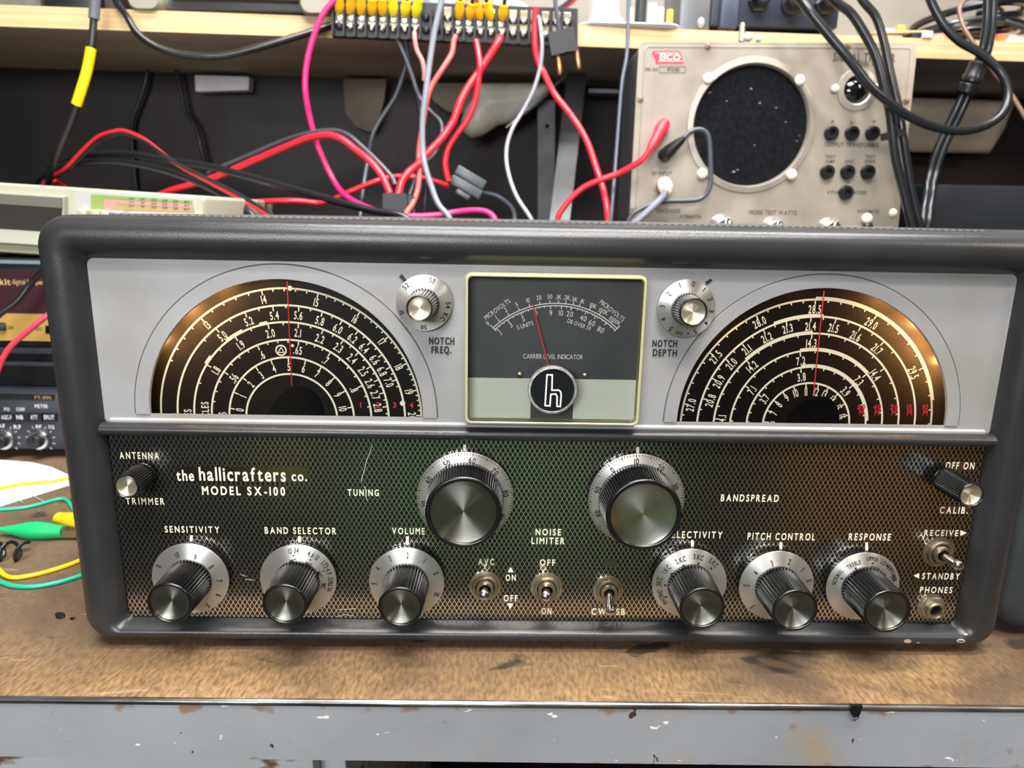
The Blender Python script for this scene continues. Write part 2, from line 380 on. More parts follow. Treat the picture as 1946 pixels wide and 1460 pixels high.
# ---------------------------------------------------------------- workbench
def hardboard():
    m = bpy.data.materials.new('worn_hardboard'); m.use_nodes = True; nt = m.node_tree; N = nt.nodes; L = nt.links
    b = N['Principled BSDF']; b.inputs['Roughness'].default_value = .62; b.inputs['Specular IOR Level'].default_value = .35
    tc = N.new('ShaderNodeTexCoord')
    def nz(scale, det, st=(1, 1, 1), dist=0):
        mp = N.new('ShaderNodeMapping'); mp.inputs['Scale'].default_value = st; L.new(tc.outputs['Object'], mp.inputs[0])
        n = N.new('ShaderNodeTexNoise'); n.inputs['Scale'].default_value = scale; n.inputs['Detail'].default_value = det
        n.inputs['Distortion'].default_value = dist; L.new(mp.outputs[0], n.inputs['Vector']); return n.outputs[0]
    def ramp(src, pts):
        r = N.new('ShaderNodeValToRGB'); e = r.color_ramp.elements; L.new(src, r.inputs[0])
        e[0].position, e[0].color = pts[0]; e[1].position, e[1].color = pts[-1]
        for p, c in pts[1:-1]:
            q = e.new(p); q.color = c
        return r.outputs[0]
    def mix(f, a, c, mode='MIX'):
        x = N.new('ShaderNodeMix'); x.data_type = 'RGBA'; x.blend_type = mode
        for s, v in (('Factor', f), ('A', a), ('B', c)):
            if isinstance(v, (float, tuple)): x.inputs[s].default_value = v
            else: L.new(v, x.inputs[s])
        return x.outputs['Result']
    base = ramp(nz(14, 8), [(.3, rgb(132, 104, 74)), (.5, rgb(164, 130, 92)), (.7, rgb(184, 148, 104))])
    fib = ramp(nz(500, 5, (1, .35, 1)), [(.34, rgb(120, 116, 112)), (.52, rgb(205, 205, 205)), (.72, rgb(255, 255, 255))])
    c = mix(.75, base, fib, 'MULTIPLY')
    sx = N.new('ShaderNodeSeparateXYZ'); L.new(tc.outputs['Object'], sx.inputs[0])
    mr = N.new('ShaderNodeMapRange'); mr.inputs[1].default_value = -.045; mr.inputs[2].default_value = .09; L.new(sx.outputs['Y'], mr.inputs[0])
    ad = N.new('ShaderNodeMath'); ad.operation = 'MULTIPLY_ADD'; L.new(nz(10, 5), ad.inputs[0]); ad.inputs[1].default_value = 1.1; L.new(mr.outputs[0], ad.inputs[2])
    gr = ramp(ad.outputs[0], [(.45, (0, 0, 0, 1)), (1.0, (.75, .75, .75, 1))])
    c = mix(gr, c, rgb(96, 80, 64))  # grime that also paints in the light's falloff behind the front edge
    st = ramp(nz(9, 6, (1, 1, 1), 1.2), [(.50, (0, 0, 0, 1)), (.64, (.7, .7, .7, 1))])
    c = mix(st, c, rgb(84, 68, 54))
    sp = ramp(nz(38, 4, (.45, 1, 1), .6), [(.62, (0, 0, 0, 1)), (.67, (.9, .9, .9, 1))])
    c = mix(sp, c, rgb(52, 44, 38))
    sc_ = ramp(nz(70, 2, (.12, 1, 1), 2.5), [(.69, (0, 0, 0, 1)), (.73, (.3, .3, .3, 1))])
    c = mix(sc_, c, rgb(190, 160, 120))
    L.new(c, b.inputs['Base Color'])
    bp = N.new('ShaderNodeBump'); bp.inputs['Strength'].default_value = .35; bp.inputs['Distance'].default_value = .001
    L.new(nz(700, 4, (1, .4, 1)), bp.inputs['Height']); L.new(bp.outputs[0], b.inputs['Normal'])
    return m
def painted_steel():
    m = bpy.data.materials.new('grey_painted_steel'); m.use_nodes = True; nt = m.node_tree; N = nt.nodes; L = nt.links
    b = N['Principled BSDF']; b.inputs['Roughness'].default_value = .42
    tc = N.new('ShaderNodeTexCoord')
    def nz(scale, det, st=(1, 1, 1), dist=0):
        mp = N.new('ShaderNodeMapping'); mp.inputs['Scale'].default_value = st; L.new(tc.outputs['Object'], mp.inputs[0])
        n = N.new('ShaderNodeTexNoise'); n.inputs['Scale'].default_value = scale; n.inputs['Detail'].default_value = det
        n.inputs['Distortion'].default_value = dist; L.new(mp.outputs[0], n.inputs['Vector']); return n.outputs[0]
    def math_(o, a, c):
        n = N.new('ShaderNodeMath'); n.operation = o
        for i, v in enumerate((a, c)):
            if isinstance(v, (int, float)): n.inputs[i].default_value = v
            else: L.new(v, n.inputs[i])
        return n.outputs[0]
    def step(src, lo, hi):
        r = N.new('ShaderNodeMapRange'); r.inputs[1].default_value = lo; r.inputs[2].default_value = hi; L.new(src, r.inputs[0]); return r.outputs[0]
    def mix(f, a, c):
        x = N.new('ShaderNodeMix'); x.data_type = 'RGBA'
        for s, v in (('Factor', f), ('A', a), ('B', c)):
            if isinstance(v, (float, tuple)): x.inputs[s].default_value = v
            else: L.new(v, x.inputs[s])
        return x.outputs['Result']
    sx = N.new('ShaderNodeSeparateXYZ'); L.new(tc.outputs['Object'], sx.inputs[0]); z = sx.outputs['Z']
    c = mix(step(nz(8, 5), .3, .75), rgb(150, 154, 160), rgb(126, 129, 134))
    c = mix(math_('MULTIPLY', step(nz(26, 6, (1, 1, .6), .8), .56, .70), .55), c, rgb(150, 128, 92))          # brown stains
    edge = math_('MAXIMUM', step(z, -.010, -.0045), step(z, -.0335, -.0375))                                  # rust sits along the two edges
    c = mix(math_('MULTIPLY', step(math_('ADD', nz(60, 6), math_('MULTIPLY', edge, .13)), .67, .75), .8), c, rgb(126, 96, 68))
    c = mix(step(nz(75, 3, (1, 1, .8), .3), .70, .715), c, rgb(66, 44, 36))                                   # chips to the bare rust
    c = mix(step(nz(170, 2, (.5, 1, 1), .2), .72, .735), c, rgb(214, 214, 212))
    L.new(c, b.inputs['Base Color'])
    bp = N.new('ShaderNodeBump'); bp.inputs['Strength'].default_value = .15; bp.inputs['Distance'].default_value = .001
    L.new(nz(120, 5), bp.inputs['Height']); L.new(bp.outputs[0], b.inputs['Normal'])
    return m
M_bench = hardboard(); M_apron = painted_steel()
M_strip = mat('worn_bare_steel', rgb(150, 148, 146), .30, .9, rgb(96, 92, 90), 40, (.4, .6), bump=.2, bscale=150, stretch=(.35, 1, 4))
bench = thing('workbench', 'long workbench with a worn brown hardboard top and a rusty grey steel front rail', 'workbench', (0, .35, -.80))
fe = lambda x: -.0497 - .0042*(x)                    # front edge of the top, measured on the photograph
b = MB(); b.loft([[(-1.3, fe(-1.3), -.02), (1.3, fe(1.3), -.02), (1.3, .78, -.02), (-1.3, .70, -.02)], [(-1.3, fe(-1.3), 0), (1.3, fe(1.3), 0), (1.3, .78, 0), (-1.3, .70, 0)]], True, True)
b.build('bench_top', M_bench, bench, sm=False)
def front_slab(b, prof, n=1):
    return b.loft([[(x, fe(x)+y, z) for y, z in prof] for x in (-1.3, 1.3)], True, True)
# rounded bare nosing, then the painted apron
nose = [(.003, -.0001)] + [(-.0004-.0019*sin(radians(a)), -.0019+.0019*cos(radians(a))) for a in range(0, 181, 20)] + [(.003, -.0037)]
front_slab(MB(), nose).build('edge_strip', M_strip, bench)
MB().loft([[(x, fe(x)+y, z + (-.004*x if z < -.03 else 0)) for y, z in [(-.0016, -.0034), (-.0016, -.0364), (.0, -.0376), (.02, -.0376), (.02, -.0356), (.002, -.0356), (.002, -.0034)]] for x in (-1.3, 1.3)], True, True).build('front_rail', M_apron, bench, sm=False)
for x in (-1.2, 1.2):
    for y in (.03, .62): MB().box((x, y, -.41), (.06, .06, .78), .003).build('leg', M_apron, bench)
struct(MB().box((.50, .61, .0965), (1.10, .40, .193), .002), 'unseen_riser', wood_mat('unseen_riser_board', rgb(58, 48, 40), rgb(40, 34, 30), 12, (.1, 1, 1)), sm=False)  # unseen riser block carrying the tracer and the black case
# drawer cabinet under the top, flaking white paint
M_flake = mat('flaking_white_paint', rgb(196, 200, 200), .5, 0, rgb(120, 84, 62), 55, (.55, .60), bump=.3, bscale=60, stretch=(.5, 1, 1))
dc = thing('drawer_cabinet', 'under-bench cabinet with flaking white paint over rust, below the front rail', 'cabinet', (-.43, .2, -.8))
MB().box((-.43, .22, -.4225), (.69, .48, .755), .003).build('body', M_flake, dc)
MB().box((-.43, -.026, -.105), (.66, .014, .115), .003).build('drawer', M_flake, dc)
# dark paint spill hanging over the rail edge, chips in the bench top
M_tar = mat('black_tar', rgb(14, 14, 15), .4)
q = Ink()
def blob(b, px, py, rx, ry, Zf, n=18, seed=0):
    r = random.Random(seed); P = []
    for k in range(n):
        a = 2*pi*k/n; s = 1+.28*(r.random()-.5)
        P.append(on_z(px+rx*s*cos(a), py+ry*s*sin(a), Zf))
    b.loft([P, [p + (sum(P, Vector())/n - p)*.25 + Vector((0, 0, .0004)) for p in P]], True, True)
b = MB(); blob(b, 114, 1170, 10, 7, .0002, seed=1); blob(b, 138, 1176, 6, 2.6, .0002, seed=2)
solo(b, 'tar_spot', M_tar, 'small shiny black tar spot on the bench left of the large receiver', 'stain')
b = MB()
P = [at(x, y, fe(.16)-.0040) for x, y in ((1617, 1343), (1640, 1343), (1637, 1352), (1632, 1363), (1622, 1364), (1616, 1353))]
b.loft([P, [p + Vector((0, .0022, 0)) for p in P]], True, True)
solo(b, 'paint_blob', M_tar, 'black paint blob hanging on the grey steel rail near its right end', 'stain')

# ---------------------------------------------------------------- the receiver
radio = thing('radio_receiver', 'large dark grey communications receiver with two half-round dials and a centre meter', 'radio', (.03, .19, 0))
OX0, OX1, OZ0, OZ1 = -.2345, .2935, .0055, .2421
WX0, WX1, WZ0, WZ1 = -.2118, .2712, .0160, .2203
outer = rrect(OX0, OX1, OZ0, OZ1, .0150, 8); inner = rrect(WX0, WX1, WZ0, WZ1, .0035, 8)
def bez(t, Y): return [Vector((o[0]+(i[0]-o[0])*t, Y, o[1]+(i[1]-o[1])*t)) for o, i in zip(outer, inner)]
prof = [(0, .385), (0, .010), (0, .004), (.012, .0005), (.05, -.0032), (.12, -.0062), (.22, -.0083), (.34, -.0094), (.5, -.0097), (.63, -.0093), (.74, -.0082), (.84, -.0062), (.92, -.0036), (.975, -.0012), (1, .0015), (1, .009)]
MB().loft([bez(t, y) for t, y in prof], True, False).build('cabinet', M_cab, radio)
M_perf = mat('perforated_lid', rgb(84, 84, 86), .5)
b = MB(); b.loft([loop_y([(x0, .2420), (x1, .2420), (x1, .2430), (x0, .2430)], y) for (x0, x1, y) in ((-.21, .27, .022), (-.21, .27, .365))], True, True)
lid = b.build('top_lid', M_perf, radio, sm=False)
b = MB()
for k in range(118): b.box((-.205 + k*.004, .0218, .24255), (.0022, .0008, .0007))
b.build('vent_slots', mat('vent_light', rgb(120, 119, 115), .5), lid, sm=False)
for x in (-.19, .25):
    for y in (.05, .33): MB().cyl((x, y, 0), (x, y, .0062), .011, .012, 20).build('foot', mat('rubber_foot', rgb(24, 24, 24), .8), radio)
from mathutils.bvhtree import BVHTree
_cab = radio.children[0].data
_bvh = BVHTree.FromPolygons([v.co for v in _cab.vertices], [tuple(f.vertices) for f in _cab.polygons])
def on_cab(px, py):
    d = (at(px, py) - CAM).normalized(); h = _bvh.ray_cast(CAM, d); return None if h[0] is None else h[0] - d*.00015
for (px, py, rx, ry) in ((1725, 1219, 8, 3.4), (1826, 1218, 8, 3.8), (1836, 1206, 4, 1.6), (1745, 1222, 2.5, 1.2)):
    P = [on_cab(px+rx*cos(2*pi*k/12)*(.85+.3*rnd.random()), py+ry*sin(2*pi*k/12)) for k in range(12)]
    if all(P): b = MB(); b.add(P, [tuple(range(12))]); b.build('paint_chip', M_chip, radio, sm=False)
# cross bar between the two panels
BZ0, BZ1 = .1262, .1337
bp = [((BZ0+BZ1)/2 - (BZ1-BZ0)/2*cos(radians(a)), -.0072*sin(radians(a))**.7) for a in range(0, 181, 15)]
b = MB(); b.loft([[(x, y+.0008, z) for z, y in bp] for x in (WX0-.001, WX1+.001)], True, True)
b.build('cross_bar', M_cab, radio)

# silver dial panel with its two half-round windows
DW = []; DY = .007
for cx, cy, rw, rg in ((546, 790, 257.5, 285), (1541.5, 805.5, 254, 279)):
    c = xz(cx, cy, 0); DW.append((c, rad(cx, cy, rw, 0), rad(cx, cy, rg, 0)))
PZ0 = .1330
def half(c, r, n=48, z=None): return [(c[0]+r*cos(pi*k/n), c[1]+r*sin(pi*k/n)) for k in range(n+1)]
out = rrect(WX0-.0006, WX1+.0006, PZ0, WZ1+.0006, .003, 4)
loops = [[Vector((x, z, 0)) for x, z in out]] + [[Vector((x, z, 0)) for x, z in half(c, r)] for c, r, g in DW]
tri = geometry.tessellate_polygon(loops); flat = [v for l in loops for v in l]
b = MB(); b.add([(v.x, 0, v.y) for v in flat], tri)
for c, r, g in DW:
    h = half(c, r); b.loft([loop_y(h, 0), loop_y(h, .0011)])
panel = b.build('dial_panel', M_silver, radio, sm=False)
# bottom lip of the silver panel
b = MB(); b.loft([[(x, y, z) for y, z in ((.0, .1358), (-.0008, .1354), (-.0014, .1347), (-.0014, .1336), (.001, .1332))] for x in (WX0+.003, WX1-.003)], True, True)
b.build('panel_lip', M_silver, panel)
for c, r, g in DW:
    b = MB(); n = 64; L0 = []
    for k in range(n+1):
        a = pi*k/n; L0.append([Vector((c[0]+rr*cos(a), y, c[1]+rr*sin(a))) for rr, y in ((g, 0), (g-.0003, -.0007), (r+.0003, -.0007), (r, 0))])
    b.loft(L0, False, False, closed=False); b.build('window_surround', M_silver, panel, ang=25)
for c, r, g in DW: b = Ink(); b.arc(c, g+.00022, -pi/2, pi/2, .00045, -.00012); b.build('engraved_line', M_groove, panel, sm=False)
for t, box in (('NOTCH', (815, 642, 863, 654.5)), ('FREQ.', (819.6, 658.8, 857.4, 671.5)), ('NOTCH', (1239.8, 647, 1287, 659)), ('DEPTH', (1240.5, 664.5, 1286.5, 676.8))):
    b = Ink(); b.text(t, box, -.0009, bold=.035); b.build('printed_word', M_ink, panel, sm=False)
for p in (((758, 526), (763, 521), (773, 533), (768, 536)), ((1343, 541), (1340, 536), (1350, 530), (1354.5, 533))): b = Ink(); b.poly(p, -.0009); b.build('index_mark', M_ink, panel, sm=False)

def ang_of(px, py, c, Y): x, z = xz(px, py, Y); return math.atan2(x-c[0], z-c[1])
def dist_of(px, py, c, Y): x, z = xz(px, py, Y); return math.hypot(x-c[0], z-c[1])
def dial(idx, cpx, radii, labels, thick, reds, words, hub, pointer, dots, lamp_a, name):
    Y = DY; c = xz(cpx[0], cpx[1], Y); wc, wr, wg = DW[idx]
    b = MB(); b.add([(wc[0]+x, Y, wc[1]+z) for x, z in ((-wr-.006, -.012), (wr+.006, -.012), (wr+.006, wr+.004), (-wr-.006, wr+.004))], [(0, 1, 2, 3)])
    plate = b.build('dial_scale', M_dial, radio, sm=False)
    b = Ink(); Yi = Y-.0002
    R = [rad(cpx[0], cpx[1], r, Y) for r in radii]; W = rad(cpx[0], cpx[1], 3.6, Y)
    for r in R[:-1]: b.arc(c, r, -1.72, 1.72, W, Yi, 96)
    ob = Ink(); ob.arc(c, R[-1], -1.72, 1.72, W, Yi, 96)
    for k, a0, a1 in thick: (ob if k == 5 else b).arc(c, R[k]+W*.4, ang_of(*a0, c, Y), ang_of(*a1, c, Y), W*1.9, Yi-.00005, 40)
    tl = rad(cpx[0], cpx[1], 8, Y); tw = rad(cpx[0], cpx[1], 2.3, Y)
    for k, labs, sub in labels:
        As = []
        for t, px, py in labs:
            a = ang_of(px, py, c, Y); As.append(a)
            rr = dist_of(px, py, c, Y)
            b.text_c(t, (c[0]+rr*sin(a), c[1]+rr*cos(a)), rad(cpx[0], cpx[1], 14.5, Y), a, narrow=.56, bold=.02, gap=.11, Y=Yi)
            b.tick(c, R[k]-tl*1.25, R[k], a, tw, Yi)
        As.sort()
        if sub > 1 and len(As) > 1:
            As = [2*As[0]-As[1], ] + As + [2*As[-1]-As[-2]]
            for a0, a1 in zip(As, As[1:]):
                for j in range(1, sub): b.tick(c, R[k]-tl*.7, R[k], a0+(a1-a0)*j/sub, tw, Yi)
    for px, py, r in dots: b.dot(xz(px, py, Yi), rad(px, py, r, Yi), Yi-.00006)
    for t, px, py in words: b.text_px(t, px, py, 13, Yi, ang=-pi/2, narrow=.6, bold=.02)
    if idx == 0:
        x, z = xz(534, 666, Yi); r = rad(534, 666, 9.5, Yi); b.arc((x, z), r, 0, 2*pi, r*.28, Yi)
        b.poly([(534, 658.5), (541, 671), (527, 671)], Yi); 
    ob.build('outer_scale', M_cream, plate, sm=False)
    mk = b.build('scale_markings', M_lit, plate, sm=False)
    b = Ink()
    if idx == 0: b.poly([(534, 662), (538, 669), (530, 669)], Yi-.0001); b.build('triangle_centre', M_dial, plate, sm=False); b = Ink()
    for t, px, py, h in reds: b.text_px(t, px, py, h, Yi-.0001, narrow=.9, bold=.035)
    b.build('red_numerals', M_red, plate, sm=False)
    hp, hr, hy = hub; b = MB(); hc = xz(hp[0], hp[1], hy)
    b.prism([(hc[0]+rad(*hp, hr, hy)*cos(pi*k/24-.25), hc[1]+rad(*hp, hr, hy)*sin(pi*k/24*1.16-.25)) for k in range(25)], hy, hy+.0008)
    b.build('hub', M_hub, plate, sm=False)
    b = MB(); p0 = at(*pointer[0], .0012); p1 = at(*pointer[1], .0012); b.cyl(p0, p1, .00032, seg=8); b.build('pointer', M_red, plate)
    g = MB(); h = half(wc, wr-.0002); g.add([Vector((x, .0005, z)) for x, z in h], [tuple(range(len(h)))]); g.build('dial_glass', M_clear, plate, sm=False)
    for a, pw, back in lamp_a:
        rr, ly = (wr-.002, DY+.009) if back else (wr+.0045, .0034)
        lx, lz = wc[0]+rr*sin(a), wc[1]+rr*cos(a)
        MB().ball((lx+.0028*sin(a), ly+.0016, lz+.0028*cos(a)), .0012, 12).build('dial_lamp', M_glow, plate)
        l = bpy.data.lights.new('dial_lamp_light', 'POINT'); l.energy = pw; l.color = (1, .50, .16); l.shadow_soft_size = .0013
        o = bpy.data.objects.new('dial_lamp_light', l); COL.objects.link(o); o.location = (lx, ly, lz)
dial(0, (555, 794.5), (86, 118, 151, 184, 215, 246), [
    (5, [('13', 394.1, 618), ('14', 501.4, 569.5), ('15', 601, 575), ('16', 675, 607), ('17', 726, 650), ('18', 758, 698), ('19', 777, 745), ('20', 783, 790)], 5),
    (4, [('5.0', 423, 639), ('5.2', 473, 611), ('5.4', 521.5, 600), ('5.6', 567, 600), ('5.8', 608, 610), ('6.0', 642, 625), ('6.2', 670, 643), ('6.4', 692, 662), ('6.6', 712, 684), ('6.8', 726, 706), ('7.0', 739, 727)], 2),
    (3, [('1.8', 411, 704), ('1.9', 458, 656), ('2.0', 514, 634), ('2.1', 566, 633), ('2.2', 608, 644), ('2.3', 643, 661), ('2.4', 669, 682), ('2.5', 690, 706), ('2.6', 703, 729), ('2.7', 713, 751), ('2.8', 718, 775)], 2),
    (2, [('.56', 444, 719), ('.6', 498, 675), ('.65', 566, 666), ('.7', 619, 685), ('.8', 673, 740)], 4),
    (1, [(str(i), *p) for i, p in enumerate(((456, 779), (462, 753), (477, 730.5), (497, 713), (521, 701), (549, 697.5), (577, 701), (603, 711), (625, 728), (642, 750.5), (651.5, 777)))], 1)],
    [(3, (494, 619), (509, 615)), (3, (431, 649), (463, 632)), (3, (394, 693), (404, 679))],
    [('1', 685.5, 769.6, 10), ('2', 718.5, 770, 10), ('3', 750, 770, 10), ('4', 782, 770.5, 10)],
    [('CLES', 390, 778), ('ES', 357, 784), ('S', 329, 788), ('S', 423, 786)], ((558, 790), 56.5, DY-.0010), ((545.8, 534.7), (554.5, 733)),
    [(556, 657, 3), (551, 548, 5), (765, 766.6, 5.2)], [(-1.05, .03, 0), (-.75, .06, 0), (-.45, .045, 0), (-.12, .015, 0), (-1.0, .025, 1), (-.74, .075, 1), (-.45, .035, 1)], 'left')
dial(1, (1531, 808.5), (82, 113, 144, 175, 206, 237), [
    (5, [('27.0', 1313, 770), ('27.5', 1360, 679), ('28.0', 1443, 613), ('28.5', 1548, 588), ('29.0', 1655.5, 615), ('29.5', 1735, 708.6)], 5),
    (4, [('20.8', 1350, 761.5), ('20.9', 1366, 725.5), ('21.0', 1390, 692), ('21.1', 1419, 665), ('21.2', 1457, 642), ('21.3', 1496.5, 625), ('21.4', 1540, 620.5), ('21.5', 1583.5, 624), ('21.6', 1625.6, 639), ('21.7', 1666, 664)], 2),
    (3, [('14.1', 1372, 797), ('14.2', 1429, 697), ('14.3', 1541.5, 652.5), ('14.4', 1662.7, 713)], 5),
    (2, [('7.1', 1429, 742), ('7.2', 1521.7, 686), ('7.3', 1631, 724)], 5),
    (1, [('3.7', 1453, 758), ('3.8', 1523, 717), ('3.9', 1606, 744.6)], 5),
    (0, [(str(i+6), *p) for i, p in enumerate(((1465, 803), (1470, 785), (1480, 768.7), (1494.7, 756), (1512, 747.5), (1531.4, 744.6), (1551, 745), (1566.6, 749), (1581, 759.7), (1592, 775), (1599, 792)))], 1)],
    [(5, (1550, 568), (1769, 761)), (4, (1470, 614), (1564, 602.5)), (3, (1414, 680), (1544, 633)), (2, (1520, 667), (1648, 710)), (1, (1522, 697), (1643, 800))],
    [(t, x, y, 9.5) for x, t1 in ((1637, '80'), (1667, '40'), (1699, '20'), (1728.5, '15'), (1758.7, '10')) for t, y in ((t1, 774), ('M', 784.5))],
    [], ((1541.5, 805), 53, DY-.0030), ((1566, 553), (1546, 748)), [], [(.48, .035, 0), (.80, .06, 0), (1.12, .035, 0), (-.75, .010, 0), (-.2, .008, 0), (.45, .03, 1), (.68, .07, 1), (.92, .13, 1), (1.18, .05, 1)], 'right')

# ---------------------------------------------------------------- signal meter
mo = [at(x, y, -.011) for x, y in ((884, 520), (1230, 524), (1216.5, 812), (881.5, 806.5))]
mx0 = (mo[0].x+mo[3].x)/2; mx1 = (mo[1].x+mo[2].x)/2; mz1 = (mo[0].z+mo[1].z)/2; mz0 = (mo[2].z+mo[3].z)/2
M_yell = mat('yellowed_acrylic', rgb(224, 220, 176), .15, trans=.45, spec=.5)
M_yell.node_tree.nodes['Principled BSDF'].inputs['IOR'].default_value = 1.3
b = MB(); t = .0011
o_ = lambda d, Y: loop_y(rrect(mx0+d, mx1-d, mz0+d, mz1-d, .0032-d*.5, 5), Y)
b.loft([o_(0, -.0005), o_(0, -.0095), o_(.0004, -.0106), o_(.0012, -.011), o_(t+.0006, -.0106), o_(t, -.0095), o_(t, -.0005), o_(0, -.0005)])
meter = b.build('signal_meter', M_yell, radio)
g = MB(); g.loft([o_(t, -.0103), o_(t, -.0097)], True, True); g.build('meter_cover', M_clear, meter, sm=False)
M_mdark = mat('meter_dark', rgb(76, 78, 80), .45, 0, rgb(66, 68, 71), 40, spec=.4)
M_mlight = mat('meter_light', rgb(206, 210, 198), .5)
fY = -.0016
f = MB(); f.box(((mx0+mx1)/2, fY+.0005, (mz0+mz1)/2), (mx1-mx0-2*t-.0004, .0008, mz1-mz0-2*t-.0004)); face = f.build('meter_face', M_mdark, meter, sm=False)
zs = at(1052, 720, fY).z; z1 = mz0+t+.0002
b = MB()
xa = at(1009, 760, fY).x; xb = at(1089, 760, fY).x
b.box(((mx0+t+xa)/2, fY-.0001, (zs+z1)/2), (xa-mx0-t-.0003, .0004, zs-z1)); b.box(((mx1-t+xb)/2, fY-.0001, (zs+z1)/2), (mx1-t-xb-.0003, .0004, zs-z1))
b.box(((xa+xb)/2, fY-.0001, zs-.004), (xb-xa, .0004, .008)); b.build('lower_band', M_mlight, meter, sm=False)
b = Ink(); Y = fY-.0004
mc = xz(1052.5, 743.5, Y); mr = rad(1052.5, 743.5, 166.6, Y); s = rad(1052, 600, 1, Y)
aL = ang_of(935.8, 622, mc, Y); aR = ang_of(1169.6, 627.5, mc, Y)
for d in (0, 4.6): b.arc(mc, mr-d*s, aL, aR, 1.8*s, Y, 60)
for a in (aL, aR): b.tick(mc, mr-8*s, mr+7*s, a, 1.8*s, Y)
T = [('0', 926.8, 615), ('1', 943, 603), ('2', 961, 589), ('5', 982, 578.6), ('10', 1003.5, 571), ('20', 1024, 566), ('50', 1044.8, 564), ('.1K', 1061.7, 564.5), ('.2K', 1077, 565.6), ('.5K', 1091.6, 569), ('1K', 1107.4, 573), ('10K', 1127.6, 581.4), ('100K', 1147, 592), ('1000K', 1169, 610)]
for i, (t_, x, y) in enumerate(T):
    a = ang_of(x, y, mc, Y); b.text_px(t_, x, y, 8.5, Y, ang=a*.8, narrow=.78, bold=.0)
    if i: b.tick(mc, mr, mr+6*s, a - (.02 if i > 9 else 0), 1.5*s, Y)
for i, (t_, x, y) in enumerate((('1', 951, 632.5), ('3', 970.7, 617.8), ('5', 994.5, 606), ('7', 1020, 597.6), ('9', 1046.6, 595), ('10', 1066, 595), ('20', 1083, 597), ('40', 1108.5, 605), ('60', 1124.7, 614), ('80', 1141.6, 626.8))):
    a = ang_of(x, y, mc, Y); b.text_px(t_, x, y, 10, Y, ang=a*.75, narrow=.85, bold=.0); b.tick(mc, mr-11*s, mr-4.6*s, a, 1.6*s, Y)
for k in range(1, 24):
    a = aL+(aR-aL)*k/24; b.tick(mc, mr-8*s, mr-4.6*s, a, 1.1*s, Y)
b.text_c('MICROVOLTS', xz(944.8, 588, Y), 8.6*s, -radians(37), narrow=.70, bold=.0, Y=Y)
b.text_c('MICROVOLTS', xz(1163.5, 590.5, Y), 8.6*s, radians(37), narrow=.70, bold=.0, Y=Y)
b.text_c('S UNITS', xz(998, 618.5, Y), 8*s, -radians(17), narrow=.75, bold=.0, Y=Y)
b.text_c('DB OVER S9', xz(1100.6, 617, Y), 8*s, radians(19), narrow=.70, bold=.0, Y=Y)
b.text('CARRIER LEVEL INDICATOR', (994.5, 673.5, 1107.8, 682.3), Y, bold=-.004, gap=.13)
b.build('meter_scale', M_white, meter, sm=False)
b = MB(); b.cyl(at(1012, 578, -.0045), at(1043, 697, -.0045), .00038, seg=8); b.build('needle', mat('needle_red', rgb(226, 74, 66), .4), meter)
for x, y in ((988.5, 712), (1112.8, 713.8)):
    c = at(x, y, -.002); b = MB(); b.lathe(c, (0, -1, 0), [(.0017, 0), (.0016, .0006), (.0008, .0010), (.0001, .0011)], 18, caps=(True, True))
    b.box(c + Vector((0, -.0011, 0)), (.003, .0003, .0003), rot=RY(20)); b.build('screw', M_screw, meter)
# round badge standing proud of the cover
c = at(1050, 742.5, -.0135); r = rad(1050, 742.5, 47, -.0135)
b = MB(); b.lathe((c.x, 0, c.z), (0, -1, 0), [(r*.96, .0100), (r, .0112), (r, .0128), (r*.97, .0136), (r*.90, .0137), (r*.88, .0131)], 56)
bd = b.build('badge', mat('badge_rim', rgb(190, 188, 182), .45, .7, rgb(150, 148, 144), 400), meter)
b = MB(); b.lathe((c.x, 0, c.z), (0, -1, 0), [(r*.885, .0131), (.0001, .0131)], 48, caps=(False, True)); b.build('badge_field', mat('badge_black', rgb(12, 16, 20), .3), meter)
def hz(x, y): return (720+x/2.78, 480+y/2.78)
ho = [(885, 643), (920, 643), (918, 724), (952, 724), (963, 733), (967, 750), (962, 818), (937, 816), (938, 762), (933, 752), (912, 753), (907, 815), (874, 812)]
def offs(P, d):
    out = []
    n = len(P)
    for i in range(n):
        a, p, q = Vector(P[i-1]), Vector(P[i]), Vector(P[(i+1) % n])
        n1 = Vector((-(p-a).y, (p-a).x)).normalized(); n2 = Vector((-(q-p).y, (q-p).x)).normalized()
        m = (n1+n2)/max(.3, 1+n1.dot(n2)); out.append((p.x+m.x*d, p.y+m.y*d))
    return out
hi = offs(ho, 7.5)
b = Ink(); A = [at(*hz(*p), -.0133) for p in ho]; B = [at(*hz(*p), -.0133) for p in hi]
b.loft([A, B]); b.build('badge_letter', M_white, meter, sm=False)

